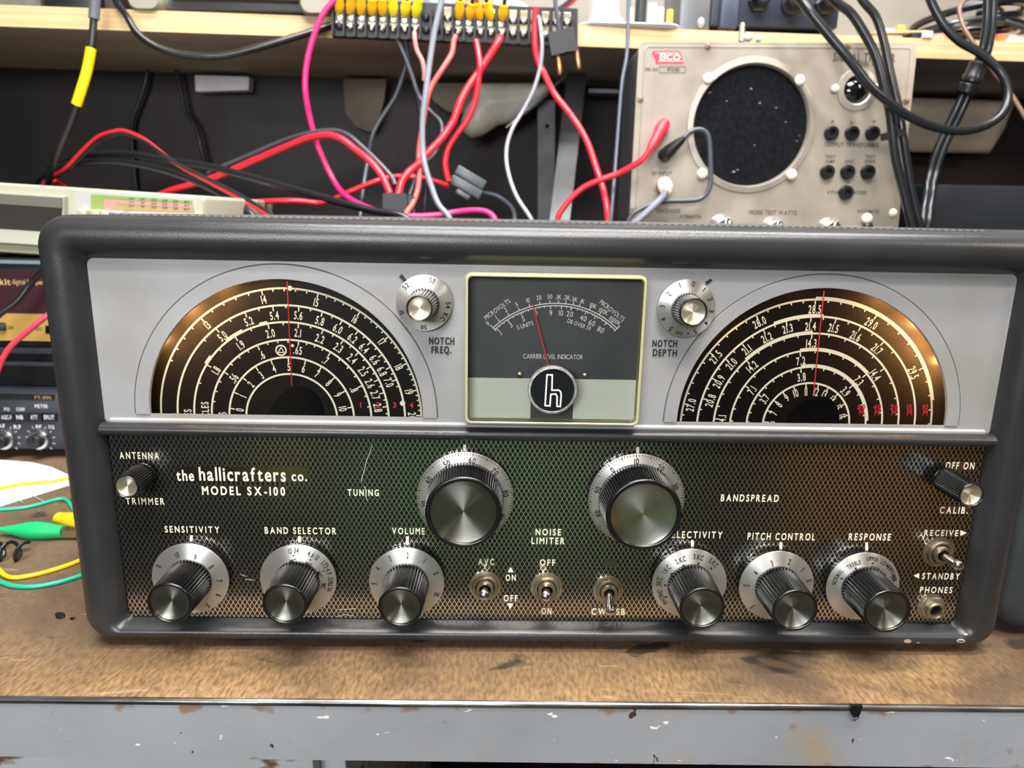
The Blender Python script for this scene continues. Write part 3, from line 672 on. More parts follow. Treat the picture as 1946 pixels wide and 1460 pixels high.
# ---------------------------------------------------------------- control panel
b = MB(); b.box(((WX0+WX1)/2, .0012, (WZ0+.1335)/2), (WX1-WX0-.0004, .0020, .1335-WZ0-.0004), .0004)
ctl = b.build('control_panel', M_mesh, radio, sm=False)
PY = .0002
lines = [('ANTENNA', (227, 860, 302, 872.4), 0), ('TRIMMER', (239, 947, 312.5, 959), 0), ('the', (335, 894, 368.5, 913.7), 0), ('hallicrafters', (378, 889.5, 542.8, 914.0), .0), ('co.', (554, 896.5, 583, 914.2), 0),
    ('MODEL SX-100', (383.8, 925.8, 541.6, 941), .02), ('SENSITIVITY', (313, 1000.8, 417, 1012.6), 0), ('BAND SELECTOR', (503, 1003, 639, 1015), 0), ('TUNING', (660.6, 930.7, 720, 942.5), 0),
    ('VOLUME', (745, 1003.8, 807, 1015.5), 0), ('NOISE', (1017.8, 1005.8, 1066, 1017.5), 0), ('LIMITER', (1010, 1022.4, 1073, 1034.2), 0), ('AVC', (908.8, 1062.5, 939, 1073.8), 0), ('OFF', (1026, 1063.8, 1055, 1075), 0),
    ('ON', (961, 1092.7, 980, 1103.9), 0), ('OFF', (957, 1131.4, 983.6, 1142.8), 0), ('ON', (1029, 1156, 1048, 1167.4), 0), ('CW SSB', (1124, 1157, 1187.5, 1168.6), 0), ('SELECTIVITY', (1268, 1010.6, 1373, 1022.8), 0),
    ('PITCH CONTROL', (1420.7, 1013.8, 1549, 1026.4), 0), ('BANDSPREAD', (1370, 940.6, 1480, 953.2), 0), ('RESPONSE', (1613, 1014.6, 1693, 1027), 0), ('OFF ON', (1797, 879, 1851.7, 891.7), 0), ('CALIB.', (1786, 964, 1840, 976), 0),
    ('RECEIVE', (1756.8, 1007.8, 1821, 1018.6), 0), ('STANDBY', (1752.7, 1089.8, 1824, 1101.2), 0), ('PHONES', (1748.4, 1116, 1810, 1127.2), 0)]
for t_, bx, bd_ in lines:
    b = Ink(); b.text(t_, bx, PY-.0004, bold=.020+bd_*.5, gap=.20 if t_ in ('hallicrafters', 'the', 'co.') else .40)
    gx = {'the': (333, 888, 586, 915.5), 'NOISE': (1009, 1003.5, 1074, 1036)}.get(t_, None if t_ in ('hallicrafters', 'co.', 'LIMITER') else (bx[0]-2, bx[1]-1.5, bx[2]+2, bx[3]+1.5))
    if t_ == 'RECEIVE': gx = (1755, 1006, 1838.5, 1020); b.poly([(1825, 1008), (1837.5, 1013), (1825, 1019)], PY-.0004)
    if t_ == 'STANDBY': gx = (1734, 1088, 1826, 1103); b.poly([(1736, 1094.5), (1747, 1089.5), (1746.5, 1100)], PY-.0004)
    if gx: b.rect(*gx, PY-.0002, mi=1)
    b.build('printed_word', [M_cream, M_patch], ctl, sm=False)
b = Ink(); b.rect(1148, 1065.5, 1173, 1078.5, PY-.0002); b.build('blank_label', M_patch, ctl, sm=False)
for P in (((970.4, 1077.5), (976.3, 1088), (964.6, 1088)), ((964, 1147), (976, 1147), (969.5, 1158.5))): b = Ink(); b.poly(P, PY-.0004); b.build('printed_arrow', M_cream, ctl, sm=False)
for x, y0, y1 in ((363.5, 1017.6, 1033), (569, 1019.2, 1033), (774.3, 1019.5, 1036), (883, 845, 858.5), (1212, 850, 862.5), (1315.8, 1027, 1040), (1484, 1030.8, 1044), (1647, 1031, 1051)): b = Ink(); b.rect(x-2.7, y0, x+2.7, y1, PY-.0004); b.build('index_mark', M_cream, ctl, sm=False)

M_scr = mat('scratch_pale', rgb(196, 196, 184), .6)
for P in ([(708, 845), (702, 862), (697, 874), (693, 892), (688, 908), (687, 916)], [(693, 924), (696, 936), (695, 942), (698, 952)], [(457, 1092), (468, 1096)], [(466, 1101), (482, 1103)], [(640, 1159), (660, 1158), (676, 1157)], [(642, 1172), (655, 1168), (672, 1171)]):
    b = Ink()
    for q0, q1 in zip(P, P[1:]): b.line(xz(*q0, PY-.0006), xz(*q1, PY-.0006), .00028, PY-.0006)
    b.build('scratch', M_scr, ctl, sm=False)

# ---------------------------------------------------------------- knobs
def knob(cx, cz, rs, ys0, ys1, ri, rb, rf, yf, flutes, marks, cap=M_cap, dish=.0022, ticks=None, skirt=True, ml=1.0, name='control_knob'):
    """flutes along a tapering grip; y grows away from the viewer, so the knob runs from ys0 out to yf"""
    A = (0, -1, 0); c = (cx, 0, cz); seg = flutes*6
    b = MB(); rc = rf*.86
    b.lathe(c, A, [(rb*.8, -ys1-.001), (rb, -ys1), (rb, -ys1+.0012), ], seg)
    b.lathe(c, A, [(rb, -ys1+.0004), (rb*.985+rf*.015, -ys1+.0012), (rf, -yf-.0008)], seg, flute=.085, fl_n=flutes)
    b.lathe(c, A, [(rf*.985, -yf-.0008), (rf*.965, -yf-.0002), (rf*.93, -yf), (rc, -yf-.0003), (rc*.99, -yf-.0012-dish*.3)], seg)
    k = b.build(name, M_black, radio, ang=72)
    q = MB(); q.lathe(c, A, [(rc, -yf-.0010-dish*.2), (rc*.9, -yf-.0014-dish*.45), (rc*.6, -yf-.0014-dish*.75), (.0002, -yf-.0014-dish)], 64, caps=(False, True)); q.build('knob_cap', cap, k, ang=60)
    if skirt:
        q = MB(); q.lathe(c, A, [(rs*.97, -ys0-.0006), (rs, -ys0), (rs*.995, -ys0+.0004), (ri, -ys1), (ri*.7, -ys1)], 96, caps=(False, True)); q.build('dial_skirt', M_spun, k, ang=50)
        q = MB(); q.lathe(c, A, [(rs*.93, -.0001), (rs*.97, .0004), (rs*.97, -ys0-.0004)], 72); q.build('skirt_backing', M_black, k)
        def fy(X, Z):
            r = math.hypot(X-cx, Z-cz); t = max(0, min(1, (rs*.995-r)/(rs*.995-ri))); return (ys0-.0004) + (ys1-ys0+.0004)*t - .00015
        if marks or ticks:
            q = Ink()
            for m_ in marks:
                t_, a, rr, h = m_[:4]
                if t_ == 'o': q.dot((cx+rr*rs*sin(a), cz+rr*rs*cos(a)), h*rs, 0, fy=fy)
                else: q.text_arc(t_, (cx, cz), rr*rs, a, h*rs, narrow=m_[4] if len(m_) > 4 else .62, bold=.018, fy=fy)
            for a, r0, r1, w in (ticks or ()): q.tick((cx, cz), r0*rs, r1*rs, a, w*rs, 0, fy=fy)
            q.build('skirt_markings', M_ink, k, sm=False)
    return k
H = CAM.z
def marks(c, L, s=1):
    """label list in picture points relative to the skirt centre c: angle and relative radius"""
    out = []
    for m_ in L:
        t_, x, y, R, h = m_[:5]; a = math.atan2(x-c[0], c[1]-y); out.append((t_, a, min(.86, math.hypot(x-c[0], (c[1]-y)*1.03)/R*1.06), h) + tuple(m_[5:]))
    return out
rn = .145
mk = marks((625, 980), [('0', 442, 893, 247, rn), ('10', 567, 820, 247, rn), ('9', 672, 832, 247, rn), ('8', 762, 893, 247, rn), ('7', 803, 985, 247, rn), ('6', 790, 1085, 247, rn), ('5', 722, 1160, 247, rn)])
ROW = .0432
knob(-.1720, ROW, .0215, -.0045, -.0065, .0140, .0126, .0119, -.0315, 40, mk)
mk = marks((1313, 977), [('12·34', 1297, 785, 247, .13), ('MC', 1295, 847, 247, .12), ('4.6·13', 1412, 812, 247, .13), ('MC', 1383, 867, 247, .12), ('1.72·4.9', 1497, 888, 247, .12), ('MC', 1447, 930, 247, .12), ('.538·1.56', 1521, 1000, 247, .12), ('MC', 1470, 1010, 247, .12),
    ('o', 1297, 813, 247, .022), ('o', 1397, 838, 247, .022), ('o', 1473, 908, 247, .022), ('o', 1500, 1000, 247, .022)])
knob(-.1116, ROW, .0215, -.0045, -.0065, .0140, .0126, .0119, -.0315, 40, mk)
mk = marks((451, 1006), [('5', 252, 1012, 241, rn), ('4', 282, 913, 241, rn), ('3', 357, 848, 241, rn), ('2', 460, 828, 241, rn), ('1', 560, 860, 241, rn), ('0', 628, 940, 241, rn), ('10', 632, 1080, 241, rn)])
knob(-.0505, ROW-.001, .0213, -.0045, -.0065, .0140, .0127, .0119, -.0315, 40, mk)
rp = .13
mk = marks((780, 1012), [('PHONO', 617, 1100, 240, rp), ('.5KC', 592, 1000, 240, rp), ('1.KC', 633, 915, 240, rp), ('2.KC', 713, 855, 240, rp), ('3.KC', 818, 837, 240, rp), ('5.KC', 914, 868, 240, rp),
    ('o', 642, 1093, 240, .03), ('o', 630, 1015, 240, .03), ('o', 664, 940, 240, .03), ('o', 731, 888, 240, .03), ('o', 818, 875, 240, .03), ('o', 897, 905, 240, .03)])
knob(.1105, ROW, .0214, -.0045, -.0065, .0140, .0129, .0124, -.0318, 40, mk)
mk = marks((1344, 1025), [('5', 1207, 1165, 241, rn), ('5', 1157, 1020, 241, rn), ('4', 1205, 935, 241, rn), ('3', 1297, 875, 241, rn), ('2', 1400, 865, 241, rn), ('1', 1487, 912, 241, rn), ('0', 1537, 985, 241, rn)])
knob(.1606, ROW-.0008, .0214, -.0045, -.0065, .0140, .0129, .0125, -.0318, 40, mk)
mk = marks((555, 990), [('NORMAL', 382, 922, 240, .11), ('TREBLE', 475, 838, 240, .11), ('UPPER', 585, 805, 240, .11), ('LOWER', 690, 825, 240, .11), ('POWER', 765, 893, 240, .11), ('CUT', 497, 888, 240, .11), ('SIDEBAND', 628, 873, 240, .105), ('OFF', 727, 925, 240, .11),
    ('o', 408, 930, 240, .03), ('o', 487, 861, 240, .03), ('o', 587, 832, 240, .03), ('o', 684, 851, 240, .03), ('o', 745, 915, 240, .03)])
knob(.2105, ROW-.0008, .0211, -.0045, -.0065, .0140, .0131, .0128, -.0320, 40, mk)
def ring_ticks(a0, n=100):
    return [(a0 + 2*pi*k/n, .925 if k % 5 == 0 else .945, .99, .012 if k % 5 else .017) for k in range(n)]
a60 = radians(9.6)
knob(-.0176, .0935, .0267, -.0042, -.0052, .0218, .0212, .0203, -.0250, 78, [(str(n), a60+radians(36)*((n-60)/10), .845, .115, .8) for n in range(0, 100, 10)], dish=.0012, ticks=ring_ticks(a60), name='tuning_knob')
a10 = radians(-3.4)
knob(.0772, .0938, .0267, -.0042, -.0052, .0218, .0212, .0203, -.0262, 78, [(str(n), a10+radians(36)*((n-10)/10), .845, .115, .8) for n in range(0, 100, 10)], cap=mat('spun_cap_silver', rgb(206, 204, 198), .30, 1, aniso=.7), dish=.0006, ticks=ring_ticks(a10), name='tuning_knob')
# the two notch knobs on the silver panel
mk = marks((505, 600), [('52', 240, 355, 415, .17, .9), ('53', 618, 290, 415, .17, .9), ('54', 845, 620, 415, .17, .9), ('KC', 802, 800, 415, .17, .9), ('50', 497, 962, 415, .16, .9), ('51', 172, 745, 415, .16, .9)])
knob(-.0392, H-.0440, .0146, -.0035, -.0062, .0092, .0080, .0066, -.0265, 30, mk, cap=M_capgold, dish=.0004, name='notch_knob')
mk = marks((690, 625), [('0', 764, 250, 455, .17, .9), ('1', 566, 287, 455, .17, .9), ('2', 413, 415, 455, .17, .9), ('3', 327, 597, 455, .17, .9), ('4', 352, 790, 455, .17, .9), ('5', 472, 930, 455, .17, .9), ('OFF', 607, 990, 455, .12, .8), ('o', 738, 992, 455, .035), ('5', 845, 962, 455, .17, .9), ('4', 1003, 835, 455, .17, .9), ('3', 1080, 655, 455, .17, .9), ('2', 1055, 465, 455, .17, .9), ('1', 945, 318, 455, .17, .9)])
knob(.0972, H-.0446, .0152, -.0035, -.0055, .0095, .0083, .0073, -.0185, 34, mk, cap=M_capgold, dish=.0004, name='notch_knob')
# plain small knobs
knob(-.1938, H-.1408, 0, 0, -.0025, 0, .0070, .0064, -.0205, 30, [], cap=M_capgold, dish=.0006, skirt=False, name='trimmer_knob')
knob(.2482, H-.1370, 0, 0, -.0040, 0, .0070, .0066, -.0275, 30, [], cap=M_capgold, dish=.0006, skirt=False, name='calibration_knob')

# ---------------------------------------------------------------- toggles and jack
def toggle(cpx, tip, yt, rw):
    c = at(*cpx, -.002); A = (0, -1, 0); C = (c.x, 0, c.z); r = rw
    b = MB(); b.lathe(C, A, [(r, -.0002), (r, .0008), (r*.86, .0012), (r*.80, .0012)], 40)
    b.lathe(C, A, [(r*.80, .001), (r*.80, .0026), (r*.74, .0032), (r*.62, .0032)], 40*4, flute=.04, fl_n=40, fr=(.0, .0027))
    b.lathe(C, A, [(r*.56, .002), (r*.56, .0048), (r*.52, .0054), (r*.36, .0054), (r*.33, .0030)], 36)
    k = b.build('toggle_switch', M_nickel, radio)
    q = MB(); q.lathe(C, A, [(r*.36, .0036), (.0001, .0036)], 24, caps=(False, True)); q.build('switch_throat', M_hub, k, sm=False)
    p0 = Vector((c.x, -.0030, c.z)); p1 = at(*tip, yt); d = p1-p0; L = d.length
    q = MB(); q.lathe(p0, d, [(.0016, 0), (.0021, L*.12), (.0018, L*.28), (.0021, L*.5), (.0027, L*.78), (.0029, L*.88), (.0026, L*.96), (.0015, L*1.01), (.0002, L*1.03)], 20, caps=(True, True))
    q.build('lever', M_steel, k)
for a in (((921.8, 1116.5), (920.3, 1133), -.0165, .0092), ((1039, 1119), (1038, 1135), -.0165, .0092), ((1156.6, 1123.6), (1161, 1167), -.0185, .0088), ((1786.4, 1051.5), (1825, 1077), -.0185, .0090)): toggle(*a)
c = at(1774, 1158, -.003); C = (c.x, 0, c.z); A = (0, -1, 0)
b = MB(); b.lathe(C, A, [(.0082, -.0002), (.0082, .0008), (.0078, .001)], 32, caps=(False, True))
b.lathe(C, A, [(.0072, .0008), (.0074, .0012), (.0074, .0030), (.0066, .0034), (.004, .0034)], 6, caps=(False, False))
b.lathe(C, A, [(.0052, .003), (.0052, .0056), (.0047, .0062), (.0038, .0062), (.0034, .0055), (.0034, .002)], 32)
k = b.build('headphone_jack', M_nickel, radio, ang=30)
q = MB(); q.lathe(C, A, [(.0036, .0030), (.0001, .0030)], 24, caps=(False, True)); q.build('jack_hole', M_hub, k, sm=False)

# second cabinet at the right edge
b = MB(); c2 = thing('equipment_cabinet', 'dark grey cabinet at the right edge of the bench, beside the large receiver', 'cabinet', (.58, .19, 0))
x0 = at(1908, 1165, .004).x
o2 = lambda d, Y: loop_y(rrect(x0+d, x0+.5-d, .0060+d, .2421-d, .018-d*.5, 8), Y)
b.loft([o2(0, .385), o2(0, .018), o2(.0008, .013), (o2(.003, .0095)), o2(.007, .0075), o2(.02, .0075), o2(.022, .0095), o2(.023, .014)], True, True)
b.build('body', mat('slate_enamel', rgb(46, 51, 54), .5, 0, rgb(40, 44, 47), 30, bump=.25, bscale=1500), c2)
for x in (x0+.04, x0+.46):
    for y in (.05, .33): MB().cyl((x, y, 0), (x, y, .0064), .011, .012, 20).build('foot', MATS['rubber_foot'], c2)
# ---------------------------------------------------------------- shelf, bracket, things under the shelf
def round_poly(P, r, n=4):
    out = []; N_ = len(P)
    for i in range(N_):
        a, p, q = Vector(P[i-1]), Vector(P[i]), Vector(P[(i+1) % N_])
        r_ = min(r, (a-p).length*.45, (q-p).length*.45)
        A = p+(a-p).normalized()*r_; B = p+(q-p).normalized()*r_
        for k in range(n+1):
            t = k/n; out.append(tuple(A*(1-t)**2 + p*2*t*(1-t) + B*t*t))
    return out
def Q(pts, Y): return [xz(x, y, Y) for x, y in pts]
def plate(b, pts, Y, d, r=0, mi=0):
    """a picture-space outline standing at distance Y, made d thick backwards"""
    P = Q(pts, Y)
    if r: P = round_poly(P, r)
    return b.prism(P, Y, Y+d, mi)
M_wire = {k: mat('wire_'+k, rgb(*c), r_, coat=.2) for k, c, r_ in (('red', (226, 38, 54), .35), ('salmon', (232, 92, 88), .35), ('pink', (228, 44, 116), .4), ('black', (24, 25, 28), .4), ('grey', (132, 136, 146), .3),
    ('darkgrey', (66, 70, 78), .35), ('brown', (120, 92, 78), .4), ('clear', (156, 156, 164), .25), ('yellow', (238, 196, 20), .4), ('teal', (30, 170, 138), .4), ('coax', (26, 28, 31), .28), ('navy', (32, 36, 46), .45))}
def cable(name, label, pts, rpx, col, cat='cable', Y=.46, drop=None, group=None, parent=None, seg=10, top=None):
    """pts are (px, py) or (px, py, Y); drop carries the lower end on down behind the receiver"""
    P = [at(p[0], p[1], p[2] if len(p) > 2 else Y) for p in pts]
    m_ = pts[len(pts)//2]; r = rad(m_[0], m_[1], rpx, m_[2] if len(m_) > 2 else Y)
    if drop:
        e = P[-1]; d = Vector((e.x - P[-2].x, 0, 0)); d.x = max(-.02, min(.02, d.x))
        P += [Vector((e.x+d.x*.6, e.y+.004, e.z-.03)), Vector((e.x+d.x*.8, e.y+.006, (e.z-.03+drop)/2)), Vector((e.x+d.x, e.y+.006, drop))]
    b = MB(); b.tube(P, r, seg)
    o = b.build(name, M_wire[col] if isinstance(col, str) else col, parent)
    return tag(o, label, cat, group) if parent is None else o
M_pine = wood_mat('pine_board', rgb(222, 192, 146), rgb(186, 150, 106), 9, (.10, 1, 24), .55, .08)
def shelf_f(x): return .537 + .045*x
b = MB(); S0, S1 = .4446, .4668
shelf = thing('wall_shelf', 'pine board shelf across the wall above the bench', 'shelf', (.05, .66, S0))
b.loft([[(-1.3, shelf_f(-1.3), z), (1.3, shelf_f(1.3), z), (1.3, wall_y(1.3)-.001, z), (-1.3, wall_y(-1.3)-.001, z)] for z in (S0, S0+.0015, S1-.0015, S1)], True, True)
b.m[-2] = 1; b.build('board', [M_pine, mat('shaded_underside', rgb(186, 178, 166), .8, 0, rgb(150, 142, 130), 8, stretch=(.2, 1, 1))], shelf, sm=False)  # same pine board; the grey of its shaded bottom is put into the colour
M_brk = mat('grey_bracket_steel', rgb(112, 114, 116), .5, .3, rgb(98, 100, 102), 40)
br = shelf
b = MB(); plate(b, [(1022, 190), (1055, 190), (1053, 424), (1022, 424)], .74, .012); b.build('bracket_upright', M_brk, br, sm=False)
b = MB()
A0, A1 = at(1097, 138, .70), at(1063, 424, .60); w = .0135
b.loft([[p+Vector((-w, 0, 0)), p+Vector((w, 0, 0)), p+Vector((w, .004, 0)), p+Vector((-w, .004, 0))] for p in (A0, A1)], True, True); b.build('bracket_brace', M_brk, br, sm=False)
b = MB(); b.cyl(at(1040, 240, .739), at(1040, 240, .7415), .003); b.build('bracket_hole', M_hub, br)
b = MB(); b.cyl(at(1078, 142, .60), at(962, 243, .60), .0011, seg=8); solo(b, 'support_rod', mat('thin_rod', rgb(150, 150, 150), .35, .8), 'thin straight rod slanting below the shelf beside the grey bracket', 'rod')

def crumple(name, pts, Y, d, m, label, cat, amp=.006, seed=0, n=14):
    """a hanging limp sheet: outline filled with a grid, bulged and creased, closed at the back"""
    P = [Vector((x, z)) for x, z in Q(pts, Y)]
    vs2, es, fs = [], [], []
    x0 = min(p.x for p in P); x1 = max(p.x for p in P); z0 = min(p.y for p in P); z1 = max(p.y for p in P)
    grid = [Vector((x0+(x1-x0)*i/n, z0+(z1-z0)*j/n)) for i in range(n+1) for j in range(n+1)]
    def inside(q):
        c = False
        for i in range(len(P)):
            a, b_ = P[i-1], P[i]
            if (a.y > q.y) != (b_.y > q.y) and q.x < (b_.x-a.x)*(q.y-a.y)/(b_.y-a.y)+a.x: c = not c
        return c
    pts2 = list(P) + [g for g in grid if inside(g)]
    v, e, f, *_r = geometry.delaunay_2d_cdt(pts2, [(i, (i+1) % len(P)) for i in range(len(P))], [], 1, 1e-6)
    s = (x1-x0)
    def disp(p):
        ed = min(abs((p-P[i-1]).cross(P[i]-P[i-1]) if False else _dist(p, P[i-1], P[i])) for i in range(len(P)))
        k = min(1, ed/(s*.25)); q = Vector((p.x/s*2.6+seed, p.y/s*2.6, seed))
        return d*math.sqrt(k) + amp*noise.fractal(q*1.6, 1.0, 2.0, 4)*k
    b = MB(); N_ = len(v)
    b.add([(p.x, Y-disp(p), p.y) for p in v] + [(p.x, Y+.003, p.y) for p in v], [tuple(t) for t in f] + [tuple(i+N_ for i in reversed(t)) for t in f])
    for i in range(len(P)):
        j = (i+1) % len(P); b.f.append((i, j, j+N_, i+N_)); b.m.append(0)
    return solo(b, name, m, label, cat, ang=80)
def _dist(p, a, b):
    ab = b-a; t = max(0, min(1, (p-a).dot(ab)/max(1e-9, ab.length_squared))); return (p-(a+ab*t)).length
M_bag = mat('white_plastic_bag', rgb(242, 240, 228), .35, 0, rgb(228, 224, 206), 12, subsurf=.2)
crumple('plastic_bag', [(905, 158), (1052, 158), (1040, 182), (1002, 215), (972, 232), (946, 238), (916, 258), (896, 262), (880, 250), (876, 228), (884, 205), (900, 186)], .71, .030, M_bag, 'crumpled white plastic bag stuffed under the shelf left of the grey bracket', 'bag', .018, 3, 18)
M_tan = mat('tan_card', rgb(136, 128, 112), .8, 0, rgb(120, 110, 96), 15)
b = MB(); plate(b, [(652, 150), (734, 150), (730, 190), (718, 232), (704, 252), (676, 240), (656, 215)], .745, .02, .004); solo(b, 'hanging_card', M_tan, 'dull tan curved card hanging under the shelf behind the grey cord', 'card')
b = MB(); plate(b, [(815, 158), (905, 158), (900, 190), (884, 215), (850, 212), (822, 190)], .735, .02, .004); solo(b, 'tan_pouch', mat('tan_pouch', rgb(142, 134, 116), .8), 'flat tan pouch tucked behind the red wires beside the white plastic bag', 'pouch')
b = MB(); plate(b, [(370, 143), (473, 146), (472, 171), (372, 174)], .742, .02, .002); solo(b, 'power_adapter', mat('pale_plastic', rgb(240, 240, 244), .4), 'small pale grey plastic block fixed under the shelf on the left', 'plastic block')
b = MB(); plate(b, [(1119, 168), (1176, 170), (1176, 177), (1119, 176)], .74, .02, .001); solo(b, 'metal_strip', mat('dull_metal', rgb(150, 152, 156), .4, .6), 'short dull metal strip on the dark wall between bracket and signal tracer', 'strip')
crumple('paper_sheet', [(1716, 186), (1930, 192), (1912, 240), (1880, 292), (1800, 290), (1722, 288)], .775, .018, mat('pale_paper', rgb(214, 200, 180), .8, 0, rgb(186, 162, 140), 9), 'crumpled pale paper hanging under the shelf right of the signal tracer', 'paper', .016, 8, 12)
for i, (pts, lab) in enumerate((([(282, 120), (276, 160), (262, 200), (252, 230)], 'dark cord hanging under the shelf left of the pale grey plastic block'), ([(332, 120), (344, 170), (352, 210), (372, 240), (384, 290)], 'dark cord hanging under the shelf below the pale grey plastic block'))):
    cable('hanging_wire', lab, pts, 3.8, 'navy', 'cord', .745 if i else .75, drop=.02)
b = MB(); plate(b, [(1744, 350), (2100, 352), (2100, 480), (1744, 480)], .50, .24, .004)
e = thing('black_case', 'big black equipment case behind the receiver on the right', 'case', (.62, .62, .194))
zt = at(1850, 351, .50).z; x0 = at(1752, 360, .5).x
MB().box((x0+.20, .62, (zt+.194)/2), (.40, .24, zt-.194), .004).build('body', mat('black_case', rgb(18, 23, 29), .6, spec=.3), e)

# ---------------------------------------------------------------- signal tracer
TY = .432
M_tp = mat('tracer_panel', rgb(186, 178, 166), .36, .5, rgb(160, 150, 138), 26, (.3, .75), bump=.05, bscale=500)
M_case = mat('tracer_case', rgb(62, 64, 66), .45)
tr = thing('signal_tracer', 'old test instrument with beige metal front and big round speaker opening', 'test instrument', (.29, TY+.05, .194))
BL = xz(1192, 500, TY); BR = xz(1690, 512, TY)
fp = [xz(1214.5, 79, TY), xz(1744, 82, TY), xz(1706, 434, TY), xz(1197.5, 424, TY)]
ext = lambda a, d: (d[0]+(d[0]-a[0])*.06, .205)
fp = [fp[0], fp[1], (fp[2][0]+.0015, .205), (fp[3][0]-.001, .205)]
sc_c = xz(1427.3, 240, TY); sc_r = rad(1427.3, 240, 109, TY)
o_p = round_poly(fp, .006); hole = [(sc_c[0]+sc_r*cos(2*pi*k/64), sc_c[1]+sc_r*sin(2*pi*k/64)) for k in range(64)]
ec = xz(1628.6, 171, TY); er = rad(1628.6, 171, 25, TY)
hole2 = [(ec[0]+er*cos(2*pi*k/32), ec[1]+er*sin(2*pi*k/32)) for k in range(32)]
loops = [[Vector((x, z, 0)) for x, z in l] for l in (o_p, hole, hole2)]
b = MB(); b.add([(v.x, TY, v.y) for l in loops for v in l], geometry.tessellate_polygon(loops))
for l in (o_p, hole, hole2): b.loft([loop_y(l, TY), loop_y(l, TY+.003)])
tp = b.build('front_panel', M_tp, tr, sm=False)
ip = [(x*.985+.015*sum(p[0] for p in fp)/4, z*.985+.015*sum(p[1] for p in fp)/4) for x, z in fp]
b = MB(); b.prism(round_poly(ip, .006), TY+.014, TY+.10); cs = b.build('case', M_case, tr, sm=False)
b = MB()
ring = round_poly([xz(x, y, TY) for x, y in ((1226.5, 88), (1731, 91), (1697, 432), (1206, 424))], .004)
P = [Vector((x, TY-.0002, z)) for x, z in ring]; P2 = P + [P[0]]
b.tube(P2, .0006, 6, raw=True); b.build('raised_bead', M_tp, tp)
b = MB(); b.lathe((sc_c[0], TY, sc_c[1]), (0, -1, 0), [(sc_r*1.125, 0), (sc_r*1.11, .0016), (sc_r*1.02, .0024), (sc_r, .0008), (sc_r*.99, -.003)], 72); b.build('speaker_ring', M_tp, tp)
M_cloth = mat('speaker_cloth', rgb(24, 26, 29), .95, 0, rgb(14, 15, 18), 300, bump=.6, bscale=1500, spec=.1)
b = MB(); b.lathe((sc_c[0], TY+.0035, sc_c[1]), (0, -1, 0), [(sc_r*1.02, 0), (sc_r*.5, .0003), (.0003, .0004)], 48, caps=(False, True)); b.build('speaker_cloth', M_cloth, tr)
b = MB()
for x, y, r in ((1349, 176, 3), (1427.5, 169, 4), (1444, 196, 4), (1381, 192, 2.5), (1475, 205, 3), (1493, 232, 3), (1434, 276, 2.2), (1394.5, 327, 5), (1402, 323, 3), (1514, 268, 2.5), (1519, 258, 2)):
    c = at(x, y, TY+.0030); b.ball(c, rad(x, y, r*.55, TY), 8, (1.2, .4, .8))
b.build('lint_specks', mat('lint', rgb(120, 117, 114), .9), tr)['kind'] = 'stuff'
M_nyl = mat('white_nylon', rgb(230, 226, 208), .4, subsurf=.1)
for x, y in ((1346.4, 149), (1520.5, 152.5), (1335, 330), (1504.6, 332)):
    c = at(x, y, TY-.003); b = MB(); b.ball(c, rad(x, y, 10, TY), 16, (1, .5, 1)); b.build('nylon_nut', M_nyl, tp)
for x, y in ((1587.5, 168), (1666.5, 167)):
    c = at(x, y, TY-.002); b = MB(); b.ball(c, rad(x, y, 7.5, TY), 14, (1, .5, 1)); b.build('nylon_nut', M_nyl, tp)
b = MB(); b.lathe((ec[0], TY, ec[1]), (0, -1, 0), [(er*1.55, 0), (er*1.5, .0012), (er*1.08, .0020), (er, .001), (er*.98, -.003)], 48); b.build('eye_ring', M_tp, tp)
b = MB(); b.lathe((ec[0], TY+.006, ec[1]), (0, -1, 0), [(er*1.0, 0), (er*.96, .0035), (er*.7, .0065), (er*.35, .0078), (.0003, .0082)], 32, caps=(False, True)); b.build('tuning_eye', mat('eye_glass', rgb(12, 15, 18), .08, coat=.6), tr)
M_jk = mat('jack_black', rgb(20, 21, 24), .35)
for x, y in ((1582, 252.5), (1621.5, 252.5), (1660.5, 252.5), (1574.3, 326.5), (1613, 326.5), (1651.5, 326.5), (1610, 365.8)):
    c = at(x, y, TY-.004); r = rad(x, y, 12.5, TY)
    b = MB(); b.lathe((c.x, TY, c.z), (0, -1, 0), [(r*1.1, 0), (r*1.05, .001), (r, .0045), (r*.9, .0055), (r*.5, .0055), (r*.42, .002), (.0003, .002)], 28, caps=(False, True)); b.build('tip_jack', M_jk, tp)
M_rs = mat('rusty_screw', rgb(150, 128, 112), .45, .8)
for x, y in ((1345, 87.5), (1611, 88), (1217, 188), (1722, 191.5), (1204, 398)):
    c = at(x, y, TY); r = rad(x, y, 6.5, TY); b = MB(); b.lathe((c.x, TY, c.z), (0, -1, 0), [(r, 0), (r*.9, .0014), (.0003, .002)], 16, caps=(False, True))
    b.box((c.x, TY-.0021, c.z), (r*1.7, .0004, r*.3), rot=RY(20)); b.build('screw', M_rs, tp)
c = at(1697, 405, TY); b = MB(); b.ball(c, rad(1697, 405, 8, TY), 14, (1, .6, 1)); b.build('nylon_nut', M_nyl, tp)
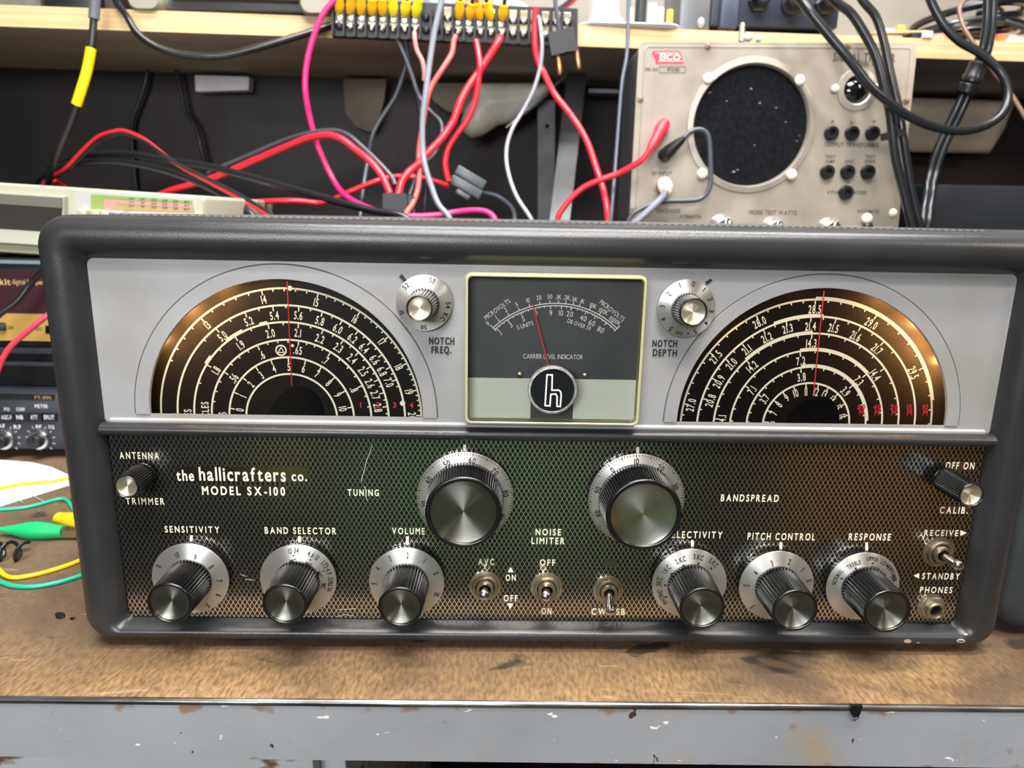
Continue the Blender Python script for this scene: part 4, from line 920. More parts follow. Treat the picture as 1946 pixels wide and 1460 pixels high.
# lower row of controls, mostly hidden behind the receiver
M_chr = mat('chrome_knob', rgb(214, 216, 216), .18, 1)
for x, y, r, m_ in ((1370, 421, 24, M_chr), (1467, 424, 22, M_chr), (1574, 425, 22, M_chr), (1263, 428, 18, M_jk)):
    c = at(x, y+12, TY); R_ = rad(x, y, r, TY); b = MB(); b.lathe((c.x, TY, c.z), (0, -1, 0), [(R_*1.05, 0), (R_, .002), (R_*.8, .006), (R_*.72, .012), (R_*.6, .013), (.0003, .013)], 36, caps=(False, True))
    b.box((c.x+R_*.1, TY-.0135, c.z+R_*.35), (R_*.22, .003, R_*.9), .0006, RY(20)); b.build('selector_knob', m_, tr)
c = at(1648, 416, TY-.002); b = MB(); b.ball(c, rad(1648, 416, 10, TY), 14, (1, .7, 1)); b.build('nylon_nut', M_nyl, tp)
c = at(1649, 432, TY-.003); b = MB(); b.ball(c, rad(1649, 432, 10, TY), 14, (1, .7, 1)); b.build('tip_jack', M_jk, tp)
M_tin = mat('tracer_ink', rgb(70, 64, 60), .6)
def tlabel(t_, bx, m_=M_tin, bold=.02, gap=.16, Y=TY-.0003): b = Ink(); b.text(t_, bx, Y, bold=bold, gap=gap); return b.build('lettering', m_, tp, sm=False)
for t_, bx in (('SIGNAL TRACER', (1584, 101, 1702, 117)), ('MODEL 147', (1621, 118, 1670, 125.5)), ('P', (1580, 229, 1585, 235)), ('B+', (1616, 230, 1624, 236)), ('P', (1659, 229, 1664, 235)), ('OUTPUT TRANSFORMER', (1567, 271.5, 1671, 279.5)),
    ('TEST', (1568, 295, 1588, 301)), ('AMP', (1569, 304, 1587, 310)), ('GND', (1606, 304, 1622, 310)), ('TEST', (1644, 295, 1664, 301)), ('SPKR', (1643, 304, 1664, 310)), ('TO', (1607, 343, 1615, 348)), ('VTVM', (1572, 363, 1597, 369)), ('SCOPE', (1623, 363, 1647, 369)),
    ('RF INPUT', (1239, 326, 1277, 333)), ('SER NO', (1226, 129, 1250, 135)), ('9081', (1268, 128.5, 1292, 136)), ('TRACE NOISE', (1246, 397, 1293, 404)), ('ATTENUATOR', (1291, 409, 1333, 415)), ('NOISE TEST WATTS', (1424, 400, 1514, 408)), ('WATTMETER', (1629, 399, 1671, 405))): tlabel(t_, bx)
b = Ink()
for p in ([(1252.5, 126), (1303, 126), (1303, 127), (1252.5, 127)], [(1252.5, 138), (1303, 138), (1303, 139), (1252.5, 139)], [(1252.5, 126), (1253.5, 126), (1253.5, 139), (1252.5, 139)], [(1302, 126), (1303, 126), (1303, 139), (1302, 139)]): b.poly(p, TY-.0003)
b.build('number_frame', M_tin, tp, sm=False)
M_lr = mat('logo_red', rgb(198, 60, 76), .5)
b = Ink(); b.poly([(1240, 97), (1292, 97), (1300.5, 121), (1246, 121), (1244, 110), (1239, 104)], TY-.0003); lg = b.build('logo_plate', M_lr, tp, sm=False)
b = Ink(); b.text('EICO', (1254, 103, 1293, 114), TY-.0005, bold=.03, gap=.12)
for y in (101, 116.5): b.line(xz(1245 if y < 110 else 1250, y, TY), xz(1291 if y < 110 else 1298, y, TY), .0007, TY-.0005)
b.build('logo_lettering', mat('logo_pale', rgb(226, 196, 188), .5), lg, sm=False)
# beads and a screw standing on the tracer's top edge
b = MB(); c = at(1410, 74, TY+.02); b.cyl(at(1409, 79, TY+.03), at(1411, 48, TY+.03), .0035, .003, 14); b.ball(at(1411, 48, TY+.03), .003, 10); solo(b, 'threaded_stud', mat('stud_metal', rgb(210, 200, 176), .3, .8, bump=.5, bscale=900), 'upright threaded stud on top of the signal tracer', 'stud')
for (x, y, r, lab) in ((1422, 71, 9, 'larger white bead on top of the signal tracer beside the threaded stud'), (1441.5, 74, 6.5, 'smaller white bead on top of the signal tracer, right of the larger bead')):
    b = MB(); rr = rad(x, y, r, TY+.02); zt = xz(x, 80.2, TY)[1]; b.ball((at(x, y, TY+.02).x, TY+.02, at(x, y, TY+.02).z), rr, 16, (1, 1, .9)); solo(b, 'bead', M_nyl, lab, 'bead', 'white beads on the signal tracer')
# plugs on the tracer
pl = thing('probe_lead', 'red banana plug and its red wire leading left from the signal tracer', 'test lead', at(1262, 240, TY-.01))
M_rp = mat('plug_red', rgb(222, 40, 56), .4)
b = MB(); a, c = at(1262, 236, TY-.006), at(1235, 284, TY-.022); b.lathe(a, c-a, [(.0058, -.003), (.0068, 0), (.0072, .010), (.0062, .014)] + [(.0056-.0016*k/8 + (.0006 if k % 2 else 0), .016+.0022*k) for k in range(9)] + [(.0034, .037)], 20, caps=(True, True)); b.build('plug', M_rp, pl)
b = MB(); P = [at(x, y, Y) for x, y, Y in ((1235, 284, TY-.022), (1222, 302, TY-.022), (1198, 318, .415), (1175, 330, .42), (1139, 343, .425), (1106, 359, .43), (1076, 388, .43), (1060, 421, .43))] + [Vector((.075, .432, .20)), Vector((.075, .435, .02))]
b.tube(P, .0033, 10); b.build('wire', M_wire['red'], pl)
pb = thing('clip_lead', 'black booted clip on the signal tracer with a thin dark lead looping over the speaker', 'test lead', at(1262, 300, TY-.01))
b = MB(); a, c = at(1258, 299, TY-.006), at(1300, 262, TY-.018); b.lathe(a, c-a, [(.005, -.002), (.0072, .001), (.0070, .010), (.0050, .022), (.0030, (c-a).length)], 18, caps=(True, True)); b.build('boot', M_jk, pb)
b = MB(); b.tube([at(x, y, TY-.016) for x, y in ((1300, 262), (1312, 251), (1328, 246), (1342, 252), (1348, 268), (1350, 300), (1350.5, 345), (1344, 366), (1328, 379), (1300, 382), (1258, 383.5), (1222, 395), (1196, 416))] + [Vector((.128, .42, .20))], .0026, 10); b.build('wire', M_wire['darkgrey'], pb)
cx = thing('coax_plug', 'white coax plug with grey cable at the lower left of the signal tracer', 'plug', at(1267, 352, TY-.01))
b = MB(); c = at(1258, 352, TY); r = rad(1258, 352, 17, TY); b.lathe((c.x, TY, c.z), (0, -1, 0), [(r, -.0002), (r, .0008), (r*.7, .0012), (r*.65, .005), (r*.4, .005)], 28, caps=(False, True)); b.build('socket', M_rs, cx)
b = MB(); a, c = at(1262, 350, TY-.006), at(1266, 360, TY-.022); b.lathe(a, c-a, [(.0075, -.002), (.0080, .002), (.0080, .010), (.0065, .0165)], 20, caps=(True, True)); b.build('plug', M_nyl, cx)
b = MB(); b.tube([at(1266, 362, TY-.024), at(1258, 376, TY-.024), at(1240, 394, TY-.024), at(1214, 418, TY-.022), at(1200, 432, TY-.02)] + [Vector((.125, .41, .18))], .0038, 10); b.build('cable', M_wire['grey'], cx)

# ---------------------------------------------------------------- stack of instruments at the left
def tinted(n, c, r=.45): return mat(n, rgb(*c), r)
SY = .325
mm = thing('bench_meter', 'cream bench meter with a blank dark display, on top of the left stack', 'meter', (-.40, SY+.1, .203))
M_crm = mat('cream_plastic', rgb(176, 174, 154), .45, bump=.04, bscale=1500); M_crg = tinted('grey_green_plastic', (150, 152, 140)); M_lcd = tinted('display_dark', (56, 54, 52), .25)
b = MB(); F_ = round_poly(Q([(-95, 341), (391, 372.5), (391, 506), (-95, 474.5)], SY), .004)
F2 = round_poly(Q([(-92, 345), (387, 376.5), (387, 502), (-92, 471.5)], SY), .004)
b.loft([loop_y(F2, SY-.002), loop_y(F_, SY+.002), loop_y(F_, SY+.20), loop_y(F2, SY+.206)], True, True); b.build('body', M_crm, mm)
b = MB(); Y = SY-.0088
o1 = Q([(-60, 362.5), (121.5, 374), (121.5, 470), (-60, 459)], Y); o2_ = Q([(-58, 364.5), (119.5, 376), (119.5, 468), (-58, 457)], Y); i2 = Q([(-40, 386), (113, 396.5), (113, 442), (-40, 432)], Y)
b.loft([loop_y(o1, Y+.0075), loop_y(o1, Y+.0005), loop_y(o2_, Y), loop_y(i2, Y+.0055)], False, False); b.build('display_bezel', M_crg, mm, sm=False)
b = MB(); plate(b, [(-42, 384), (116, 394.5), (116, 444), (-42, 434)], Y+.0052, .001); b.build('display', M_lcd, mm, sm=False)
b = MB(); plate(b, [(138, 362), (374, 377), (374, 430), (138, 415)], SY-.0024, .001); lp = b.build('legend_panel', tinted('legend_grey', (176, 178, 172)), mm, sm=False)
for nm, col, pts in (('green_band', (132, 156, 84), [(173, 369), (366, 381), (366, 387), (196, 377), (196, 412), (173, 411)]), ('pink_band', (206, 138, 128), [(197, 379), (368, 389.5), (368, 396), (220, 387), (220, 412), (197, 411)]), ('gold_band', (168, 146, 84), [(221, 389), (370, 398), (370, 404), (221, 399)])):
    b = MB(); plate(b, pts, SY-.0029, .0004); b.build(nm, tinted(nm, col, .6), lp, sm=False)
M_lt = tinted('legend_ink', (60, 58, 52), .6)
for r_, y0, sl in (('V', 384, .06), ('A', 391, .06), ('K', 398, .06)):
    for k in range(6):
        x = 250+21*k; y = y0-10.5+sl*(x-220); b = Ink(); b.text(('mV', 'V', '20', '200', '2K', 'MAX')[k], (x-5, y, x+5, y+4), SY-.0031, bold=.02); b.build('lettering', M_lt, lp, sm=False)
for k, x in enumerate((159, 184, 203, 225)):
    b = MB(); c = at(x, 405+.06*(x-159), SY-.006); b.box(c, (.0085, .008, .0075), .001, RY(3)); b.build('push_button', M_crm, mm)
for k in range(12):
    x = 252+12*k; b = MB(); b.box(at(x, 410+.045*(x-250), SY-.005), (.0048, .006, .006), .0008, RY(3)); b.build('push_button', M_crm, mm)
FZ = at(60, 491, SY).z + .0002
for x in (-.52, -.30):
    b = MB(); b.cyl((x, SY+.1, FZ), (x, SY+.1, FZ+.018), .012); b.build('foot', M_crg, mm)
zA = at(60, 514, SY).z; zB = at(60, 596, SY).z; zC = at(60, 647, SY).z; zD = at(60, 739, SY).z; zT = at(60, 862, .312).z
XR = -.266
fc = thing('frequency_counter', 'maroon and gold digital counter in the left stack under the cream meter', 'counter', (-.42, SY+.1, zC))
M_mar = mat('maroon_panel', rgb(56, 26, 36), .4); M_gold = mat('gold_panel', rgb(196, 160, 86), .4, .25)
zS = at(60, 491, SY).z
MB().box(((-.62+XR)/2, SY+.11, (zS+zC)/2), (XR+.62, .22, zS-zC), .002).build('case', tinted('counter_case', (34, 36, 42)), fc)
b = MB(); b.box(((-.62+XR)/2, SY-.001, (zA+zB)/2), (XR+.616, .003, zA-zB)); mp_ = b.build('upper_panel', M_mar, fc, sm=False)
b = MB(); b.box(((-.62+XR)/2, SY-.0015, (zB+zC)/2), (XR+.616, .004, zB-zC)); gp = b.build('lower_panel', M_gold, fc, sm=False)
b = MB(); b.box(((-.62+XR)/2, SY-.0025, at(60, 498, SY).z), (XR+.616, .004, .0032)); b.build('trim_strip', tinted('pale_blue_trim', (120, 136, 146), .35), fc, sm=False)
M_tan2 = tinted('tan_ink', (198, 164, 120), .6)
for t_, bx, bo in (('heathkit', (-44, 529.5, 19.5, 541), .025), ('digital frequency counter', (23, 531.5, 131, 541), .0)):
    b = Ink(); b.text(t_, bx, SY-.0028, bold=bo, gap=.12); b.build('lettering', M_tan2, mp_, sm=False)
for x0, x1, y0, y1 in ((-14, 10, 613, 628), (86, 112, 619, 634)):
    b = MB(); plate(b, [(x0, y0), (x1, y0+1), (x1, y1+1), (x0, y1)], SY-.0039, .0006); sw = b.build('slide_switch', M_hub, gp, sm=False)
    b = MB(); b.box(at((x0+x1)/2+6, (y0+y1)/2+1, SY-.006), (.0055, .005, .0055), .0008); b.build('slider', tinted('slider_grey', (50, 52, 56)), sw)
for t_, bx in (('ON', (15, 620, 25, 625.5)), ('SEC', (67, 622.5, 80, 628))):
    b = Ink(); b.text(t_, bx, SY-.0038, bold=.02); b.build('lettering', M_lt, gp, sm=False)
bk = thing('black_tuner', 'plain black unit in the left stack between counter and transceiver', 'electronic unit', (-.44, SY+.1, zD))
M_blk = mat('black_plastic', rgb(24, 26, 30), .42)
MB().box(((-.62+XR)/2, SY+.11, (zC+zD)/2-.0005), (XR+.62, .20, zC-zD-.002), .002).build('case', M_blk, bk)
MB().box(((-.62+XR)/2, SY+.004, zC-.0105), (XR+.62, .012, .006), .001).build('front_lip', tinted('soft_black', (46, 49, 55)), bk)
MB().box(((-.62+XR)/2, SY+.004, zC-.024), (XR+.62, .012, .004), .001).build('front_lip', MATS['soft_black'], bk)
tx = thing('transceiver', 'dark transceiver with two silver knobs at the bottom of the left stack', 'transceiver', (-.48, .41, 0))
TXY = .312; XT = at(127, 800, TXY).x
MB().box(((-.70+XT)/2, TXY+.11, (zD+.0085)/2), (XT+.70, .22, zD-.0095), .003).build('case', tinted('transceiver_grey', (44, 48, 56)), tx)
for x in (-.66, XT-.03): MB().cyl((x, TXY+.03, 0), (x, TXY+.03, .009), .008).build('foot', MATS['rubber_foot'], tx)
M_wl = tinted('pale_legend', (206, 208, 212), .6)
b = MB(); plate(b, [(-60, 747), (104, 750), (104, 761), (-60, 759)], TXY-.0005, .002); b.build('name_strip', M_blk, tx, sm=False)
for t_, bx, m_ in (('FT-890', (66, 753, 97, 759), tinted('gold_ink', (150, 126, 84))), ('METER', (66, 769, 91, 775.5), M_wl), ('PO', (8, 775, 18, 781), M_wl), ('COMP', (31, 775, 47, 781.5), M_wl), ('AF', (-4, 806, 9, 813), M_wl), ('RF', (26, 808, 40, 815), M_wl), ('RF', (68, 808, 79, 814), M_wl), ('SQ', (92, 808.5, 103, 814.5), M_wl)):
    b = Ink(); b.text(t_, bx, TXY-.0009, bold=.03); b.build('lettering', m_, tx, sm=False)
for t_, x0 in (('AGC-F', 2), ('NB', 31), ('ATT', 58), ('SPLIT', 83)):
    b = MB(); plate(b, [(x0-4, 785), (x0+24, 786), (x0+24, 801), (x0-4, 800)], TXY-.0025, .003, .0006); pbn = b.build('push_button', M_blk, tx, sm=False)
    b = Ink(); b.text(t_, (x0, 789.5, x0+ (20 if len(t_) > 3 else 13), 797), TXY-.0028, bold=.03); b.build('lettering', M_wl, pbn, sm=False)
for x, y in ((12, 834), (78, 834)):
    c = at(x, y, TXY); r = rad(x, y, 20, TXY); C = (c.x, TXY, c.z)
    b = MB(); b.lathe(C, (0, -1, 0), [(r, 0), (r, .004), (r*.92, .0055), (r*.72, .0058)], 32, caps=(False, True)); kk = b.build('ring_knob', mat('knob_silver', rgb(196, 196, 198), .25, 1), tx)
    b = MB(); b.lathe(C, (0, -1, 0), [(r*.68, .004), (r*.66, .012), (r*.6, .013), (.0002, .0132)], 28, caps=(False, True)); b.box((c.x, TXY-.0136, c.z+r*.3), (.0012, .001, .006)); b.build('inner_knob', M_blk, kk)
    b = Ink()
    for k in range(11):
        a = -2.4+4.8*k/10; b.tick((c.x, c.z), r*1.15, r*1.4, a, .0006, TXY-.0006)
    b.build('dial_ticks', M_wl, tx, sm=False)

# ---------------------------------------------------------------- things lying on the bench at the left
b = MB(); P = [on_z(x, y, .0004) for x, y in ((-70, 985), (136, 922), (133, 905), (98, 889), (60, 880), (-80, 868))]
b.loft([P, [p+Vector((0, 0, .0006)) for p in P]], True, True)
pp_ = solo(b, 'paper_sheet', mat('printed_paper', rgb(222, 224, 228), .8, 0, rgb(206, 208, 214), 30), 'white sheet of printed paper lying on the bench under the transceiver', 'paper', sm=False)
b = Ink(); pr = random.Random(5)
for k in range(22):
    x = pr.uniform(-20, 100); y = pr.uniform(892, 955)
    if y > 955-.3*(x+20)+8 or y < 886+ max(0, x-60)*.5: continue
    L_ = pr.uniform(8, 34); s_ = pr.choice((-.32, -.32, .5)); a, c = on_z(x, y, .0012), on_z(x+L_, y+s_*L_, .0012); n = Vector((-(c-a).y, (c-a).x, 0)).normalized()*.0005
    b.add([a-n, a+n, c+n, c-n], [(0, 1, 2, 3)])
o = b.build('print_lines', tinted('faint_print', (150, 154, 166), .8), None, sm=False); o.parent = pp_
def bench_wire(name, label, pts, r, col, z=.0):
    P = [on_z(x, y, z+r*(1 if len(q) < 1 else 1)) for x, y, *q in pts]; b = MB(); b.tube(P, r, 10); return solo(b, name, M_wire[col], label, 'test lead')
bench_wire('jumper_wire', 'yellow test wire lying across the printed paper', [(-20, 931), (0, 928), (34, 921), (70, 917.5), (99, 915), (134, 908), (170, 900)], .0016, 'yellow', .0011)
bench_wire('jumper_wire', 'teal test wire curving between the paper and the green clip', [(-20, 971), (0, 969), (47, 965), (78, 958), (114, 948.5), (128, 952), (143, 973), (160, 1000)], .0016, 'teal')
bench_wire('jumper_wire', 'yellow test wire looping in front of the green clip', [(-20, 1060), (0, 1085), (13, 1095.5), (34, 1098), (78, 1090), (125, 1076), (160, 1062), (185, 1050)], .0016, 'yellow')
bench_wire('jumper_wire', 'teal test wire nearest the bench front', [(-25, 1098), (0, 1106), (26, 1114), (65, 1115), (112, 1107), (163, 1091), (190, 1080)], .0016, 'teal')
def gator(label, a, c, rmax, col, jaw=True):
    d = c-a; L = d.length; t = thing('alligator_clip', label, 'clip', (a.x, a.y, 0))
    b = MB(); b.lathe(a, d, [(.0016, -.004), (.0022, 0), (.0040, L*.2), (rmax*.85, L*.38), (rmax, L*.55), (rmax*.88, L*.75), (rmax*.70, L*.92), (rmax*.68, L)], 24, caps=(True, True)); b.build('boot', col, t)
    if jaw:
        b = MB(); e = c+d.normalized()*.020; b.loft([[p+Vector((0, w*k, h*j)) for k, j in ((-1, -1), (1, -1), (1, 1), (-1, 1))] for p, w, h in ((c-d.normalized()*.004, .0036, .0034), (c+d.normalized()*.010, .0034, .0028), (e, .003, .0018))], True, True); b.build('jaw', M_steel, t, sm=False)
    return t
gator('green booted alligator clip lying on the bench', on_z(4, 1007, .0055), on_z(121, 1011, .0055), .0072, mat('boot_green', rgb(22, 178, 104), .45))
gator('yellow booted alligator clip behind the green one, against the receiver', on_z(190, 1003, .006), on_z(112, 986, .006), .0078, mat('boot_yellow', rgb(222, 180, 24), .45), False)
b = MB(); a = on_z(-14, 1046, .0065); 
b.tube([a+Vector((x*.004, 0.0065*sin(x*2.2), .0065*cos(x*2.2)-.0005)) for x in [k*.25 for k in range(25)]], .0014, 8, raw=True); solo(b, 'coil_spring', M_wire['black'], 'small black coiled tube at the left edge of the bench', 'coil')
# ---------------------------------------------------------------- terminal strip on the shelf edge
def stY(px): return shelf_f(at(px, 60, .53).x) - .016
strip = thing('terminal_strip', 'long black screw terminal strip fixed along the shelf front', 'terminal strip', (at(865, 60, .52).x, .525, at(865, 85, .52).z))
M_phen = mat('phenolic_black', rgb(22, 24, 28), .45)
up = lambda x: 26+.043*(x-645); lo = lambda x: 50+.043*(x-645)
b = MB(); P0 = []; 
pts = [(630, -2), (1098, 16), (1098, 89), (630, 68)]
A = [at(x, y, stY(x)) for x, y in pts]; b.loft([A, [p+Vector((0, .012, 0)) for p in A]], True, True)
b.build('base', M_phen, strip, sm=False)
for k in range(23):
    x = 634.5+20.6*k; y0, y1 = up(x)-14, lo(x)+20
    p, q = at(x, y0, stY(x)), at(x, y1, stY(x)); b = MB(); b.loft([[v+Vector((dx, dy, 0)) for dx, dy in ((-.0011, -.007), (.0011, -.007), (.0011, .002), (-.0011, .002))] for v in (p, q)], True, True); b.build('divider', M_phen, strip, sm=False)
M_tscr = mat('terminal_screw', rgb(206, 200, 186), .25, 1)
dark = {0: 1, 8: 1, 10: 1, 17: 0}
for k in range(22):
    x = 645+20.6*k
    for j, y in enumerate((up(x), lo(x))):
        c = at(x, y, stY(x)-.001); r = rad(x, y, 7.2, stY(x)); b = MB(); b.lathe(c, (0, -1, 0), [(r*1.05, -.001), (r, .0016), (r*.8, .0032), (r*.4, .0040), (.0002, .0042)], 20, caps=(False, True))
        b.box(c+Vector((0, -.0041, 0)), (r*1.5, .0006, r*.22), rot=RY(rnd.uniform(0, 180)))
        b.build('terminal_screw', M_phen if k in (8, 9) or (k == 0 and j) else M_tscr, strip)
    if k not in (8, 9):
        c = at(x, up(x)-1, stY(x)-.0004); b = MB(); b.box(c, (.0088, .0010, .022), .0004); b.build('contact_plate', M_nickel if k % 3 else M_tscr, strip, sm=False)
M_lug = mat('lug_yellow', rgb(240, 184, 18), .4, subsurf=.05); M_lugb = mat('lug_yellow_bright', rgb(244, 222, 24), .4, subsurf=.05)
ordn = ['first', 'second', 'third', 'fourth', 'fifth', 'sixth', 'seventh', 'eighth', 'ninth', 'tenth', 'eleventh', 'twelfth', 'thirteenth']
tops = [(0, 0, 0), (1, 2, 0), (2, 0, 0), (3, 1, 0), (4, -1, 0), (5, -2, 1), (6, 4, 1), (7, 6, 1), (11, 3, 0), (12, 5, 0), (13, -6, 0), (14, -8, 0), (15, 4, 0)]
for i, (k, lean, br_) in enumerate(tops):
    x = 645+20.6*k; y = up(x); t = thing('crimp_lug', 'yellow sleeved crimp lug, %s from the left on the terminal strip' % ordn[i], 'crimp lug', at(x, y, stY(x)-.004), 'yellow crimp lugs')
    a = at(x+lean*.3, y-7, stY(x)-.004); c = at(x+lean, y-30-2*(i % 3), stY(x)-.012); d = c-a; L = d.length
    b = MB(); b.lathe(a, d, [(.0046, -.003), (.0054, 0), (.0056, L*.5), (.0050, L*.62), (.0048, L)], 18, caps=(True, True)); b.build('sleeve', M_lugb if br_ else M_lug, t)
    b = MB(); b.box(at(x, y-2, stY(x)-.0032), (.0078, .0014, .016), .0006); b.build('tongue', M_tscr, t)
    b = MB(); b.tube([c, c+Vector((lean*.0006, -.004, .02)), c+Vector((lean*.001, .01, .05))], .0022, 8); b.build('wire_tail', M_wire['red' if i % 3 == 1 else 'black'], t)

# ---------------------------------------------------------------- wires between strip, shelf and bench
D = .02
cable('hook_up_wire', 'thick salmon red wire dropping left from the middle of the terminal strip', [(866, 68, .515), (862, 80, .512), (858, 103, .508), (840, 132, .50), (820, 164, .495), (811, 191, .49), (803, 240, .485), (797, 282, .48), (796, 310, .475), (797, 330, .47), (793.6, 362, .46), (784, 388, .45), (769, 413, .44)], 5.2, 'salmon', 'wire', drop=D)
cable('hook_up_wire', 'thick red wire from the strip sweeping down left to the black connector block', [(951, 70, .515), (947, 80, .51), (930, 107, .508), (909, 138, .505), (890, 165, .50), (876, 191, .495), (863, 227, .49), (852, 246, .487), (837, 266, .482), (813, 291, .475), (796, 311, .47), (776, 328, .46), (763, 347, .455), (757, 370, .45)], 7, 'red', 'wire')
cable('hook_up_wire', 'red wire from the strip curling down to the grey fuse holders', [(905, 78, .514), (907.5, 90, .51), (912, 125, .50), (909, 155, .50), (905, 184, .50), (897, 210, .50), (886, 232, .50), (868, 256, .50), (852, 282, .50), (846, 312, .50), (852, 344, .50)], 5.6, 'red', 'wire')
cable('hook_up_wire', 'short pale pink wire hanging from the eighth terminal of the strip', [(788, 58, .515), (788, 72, .51), (792, 95, .51), (802, 115, .51), (806, 135, .51), (806, 153, .512)], 4.2, mat('wire_palepink', rgb(226, 140, 140), .35), 'wire')
cable('hook_up_wire', 'long magenta pink wire curving down at the left end of the terminal strip', [(662, -30, .50), (640, -4, .50), (615, 25, .50), (596, 70, .50), (583, 120, .50), (580, 170, .50), (588, 220, .505), (603, 275, .51), (624, 324, .51), (643, 357, .50), (661, 375, .48), (683, 388, .46), (711, 399, .445), (750, 409, .44), (790, 411, .44), (831, 409, .44), (868, 403, .44), (905, 400, .435), (929, 405, .43), (942, 422, .425)], 5.4, 'pink', 'wire', drop=D)
cable('power_wire', 'thick red power wire arching from behind the cream meter to the connector block', [(300, 372, .55), (325.6, 362, .545), (368, 350, .54), (421, 332, .53), (477, 307.6, .52), (543, 279.6, .50), (585, 263, .488), (605, 259, .484), (626, 257, .48), (650, 265, .475), (674, 283, .47), (703.6, 307, .46), (726, 335, .455), (741, 368, .45)], 6.6, 'red', 'wire')
cable('power_wire', 'black power wire running just above the arching red wire', [(395, 330, .545), (418, 319, .54), (477, 294, .53), (543, 266, .515), (585, 254, .50), (615, 249, .495), (640, 249, .49), (662, 257, .482), (683, 274, .475), (718, 307, .465), (744, 336, .46), (751, 352, .455)], 4.6, 'darkgrey', 'wire')
cable('hook_up_wire', 'red wire crossing low from the meter to the fuse holders', [(470, 388, .50), (487, 384, .50), (559, 381.6, .50), (600, 385.6, .505), (616, 384, .505), (637, 377, .51), (674, 360.6, .51), (711, 346, .51), (739, 337.5, .515), (766.5, 335.6, .515), (800, 338, .515), (831, 346, .515), (852, 354, .51)], 5.2, 'red', 'wire')
cable('signal_cable', 'long grey cable hanging in front of the terminal strip down behind the receiver', [(842, -40, .47), (839.6, -3, .47), (826, 59, .468), (816.6, 118, .465), (808, 184, .46), (803, 230, .458), (803, 280, .455), (808, 316, .45), (820, 355, .445), (833, 388, .44), (856, 418, .435)], 5.6, 'grey', drop=D)
cable('hook_up_wire', 'black wire dropping from the sixth terminal behind the long grey cable', [(752, 66, .52), (757, 80, .52), (768, 104, .52), (782, 141, .52), (797, 184, .52), (818, 212, .515), (836, 230, .51), (840, 250, .505), (833, 278, .50), (822, 298, .495), (806, 312, .49), (790, 340, .48), (778, 372, .47)], 4.2, 'darkgrey', 'wire')
cable('hook_up_wire', 'black wire from the seventh terminal straight down into the dark', [(770, 66, .522), (774, 100, .525), (784, 150, .53), (797, 200, .535), (806, 260, .535), (810, 330, .53), (806, 400, .52)], 4.8, 'navy', 'wire', drop=D)
cable('signal_cable', 'thin dark grey cord slanting down left below the sixth terminal', [(772, 122, .55), (768, 136, .55), (754, 178, .55), (740, 202, .55), (724, 226, .55), (708, 258, .55), (700, 300, .55), (690, 360, .53), (684, 420, .5)], 4.4, 'darkgrey', drop=D)
cable('signal_cable', 'thin grey cord winding down between the white bag and the grey bracket', [(1022, 30, .495), (1025.5, 40, .495), (1030, 82, .49), (1027, 125, .49), (1014, 171, .49), (994, 210.5, .49), (974.5, 243, .485), (963, 280, .48), (964.6, 322, .47), (981, 372, .455), (1011, 420, .44)], 3.8, 'clear', drop=D)
cable('hook_up_wire', 'long red wire falling past the grey bracket from the right of the strip', [(1018, 14, .50), (1016.5, 40, .50), (1016.6, 82, .497), (1022, 115, .495), (1034, 140, .492), (1053, 178, .49), (1083, 217, .48), (1112.6, 263, .47), (1132, 316, .455), (1149, 372, .44), (1156, 424, .43)], 6.2, 'red', 'wire', drop=D)
cable('signal_cable', 'thin black cord hanging straight down left of the signal tracer', [(1196, -30, .50), (1195, 0, .50), (1191.6, 98.7, .49), (1182, 158, .48), (1173.5, 263, .46), (1167, 345, .44), (1160, 424, .425)], 3.8, mat('wire_bluegrey', rgb(76, 86, 98), .35), drop=D)
cable('signal_cable', 'thin grey cord from the fuse holders to the right', [(906, 362, .52), (920, 367, .52), (942, 372, .51), (960, 383, .50), (974, 398, .48), (979, 422, .45)], 4.2, 'darkgrey', drop=D)
cable('hook_up_wire', 'red wire end rising to the right above the terminal strip', [(1040, 36, .54), (1062, 21, .56), (1084, 6, .58), (1100, -10, .6)], 4.8, 'red', 'wire')
cable('hook_up_wire', 'black wire end rising to the right beside the short red one above the strip', [(1034, 36, .53), (1050, 24, .545), (1073, 9, .56), (1095, -10, .58)], 3.6, 'black', 'wire')
# left bundle
cable('power_cable', 'thick black cable arching over the cream meter and sloping right to the receiver', [(40, 385, .56), (52, 356, .55), (79, 324, .54), (125, 303, .53), (184, 293, .52), (247, 293, .51), (312.5, 303, .50), (395, 316, .49), (460.5, 332, .48), (526, 350, .47), (600, 371, .455), (655.5, 387, .44), (711, 401, .43), (775, 416, .42)], 7, 'coax', drop=D)
cable('power_cable', 'second black cable under the first, arching down behind the meter top', [(58, 380, .55), (68, 344, .54), (92, 325, .53), (131.6, 312.5, .52), (197, 306, .51), (263, 312.5, .495), (329, 329, .48), (395, 355, .46), (444, 385, .44), (482, 412, .425)], 6.6, 'coax', drop=D)
pr_ = thing('paired_wire', 'thin red and black paired wire looping over the cream meter', 'wire', at(237, 252, .47))
path = [(78, 365, .53), (89, 345, .52), (125, 322, .51), (154.6, 293, .50), (184, 266, .49), (210.5, 255, .48), (237, 252, .475), (273, 266, .47), (306, 289.5, .462), (345, 317, .455), (395, 342, .448), (444, 368, .438), (517, 410, .425)]
for s_, col in ((-1, 'red'), (1, 'black')):
    P = smooth([at(x, y, Y) for x, y, Y in path], 8); n_ = len(P)
    P = [p + Vector((0, .0016*s_*sin(i*.055+1.2), .0023*s_*cos(i*.055+1.2))) for i, p in enumerate(P)]
    b = MB(); b.tube(P + [P[-1]+Vector((.01, .004, -.1))], .0020, 8, raw=True); b.build('strand', M_wire[col], pr_)
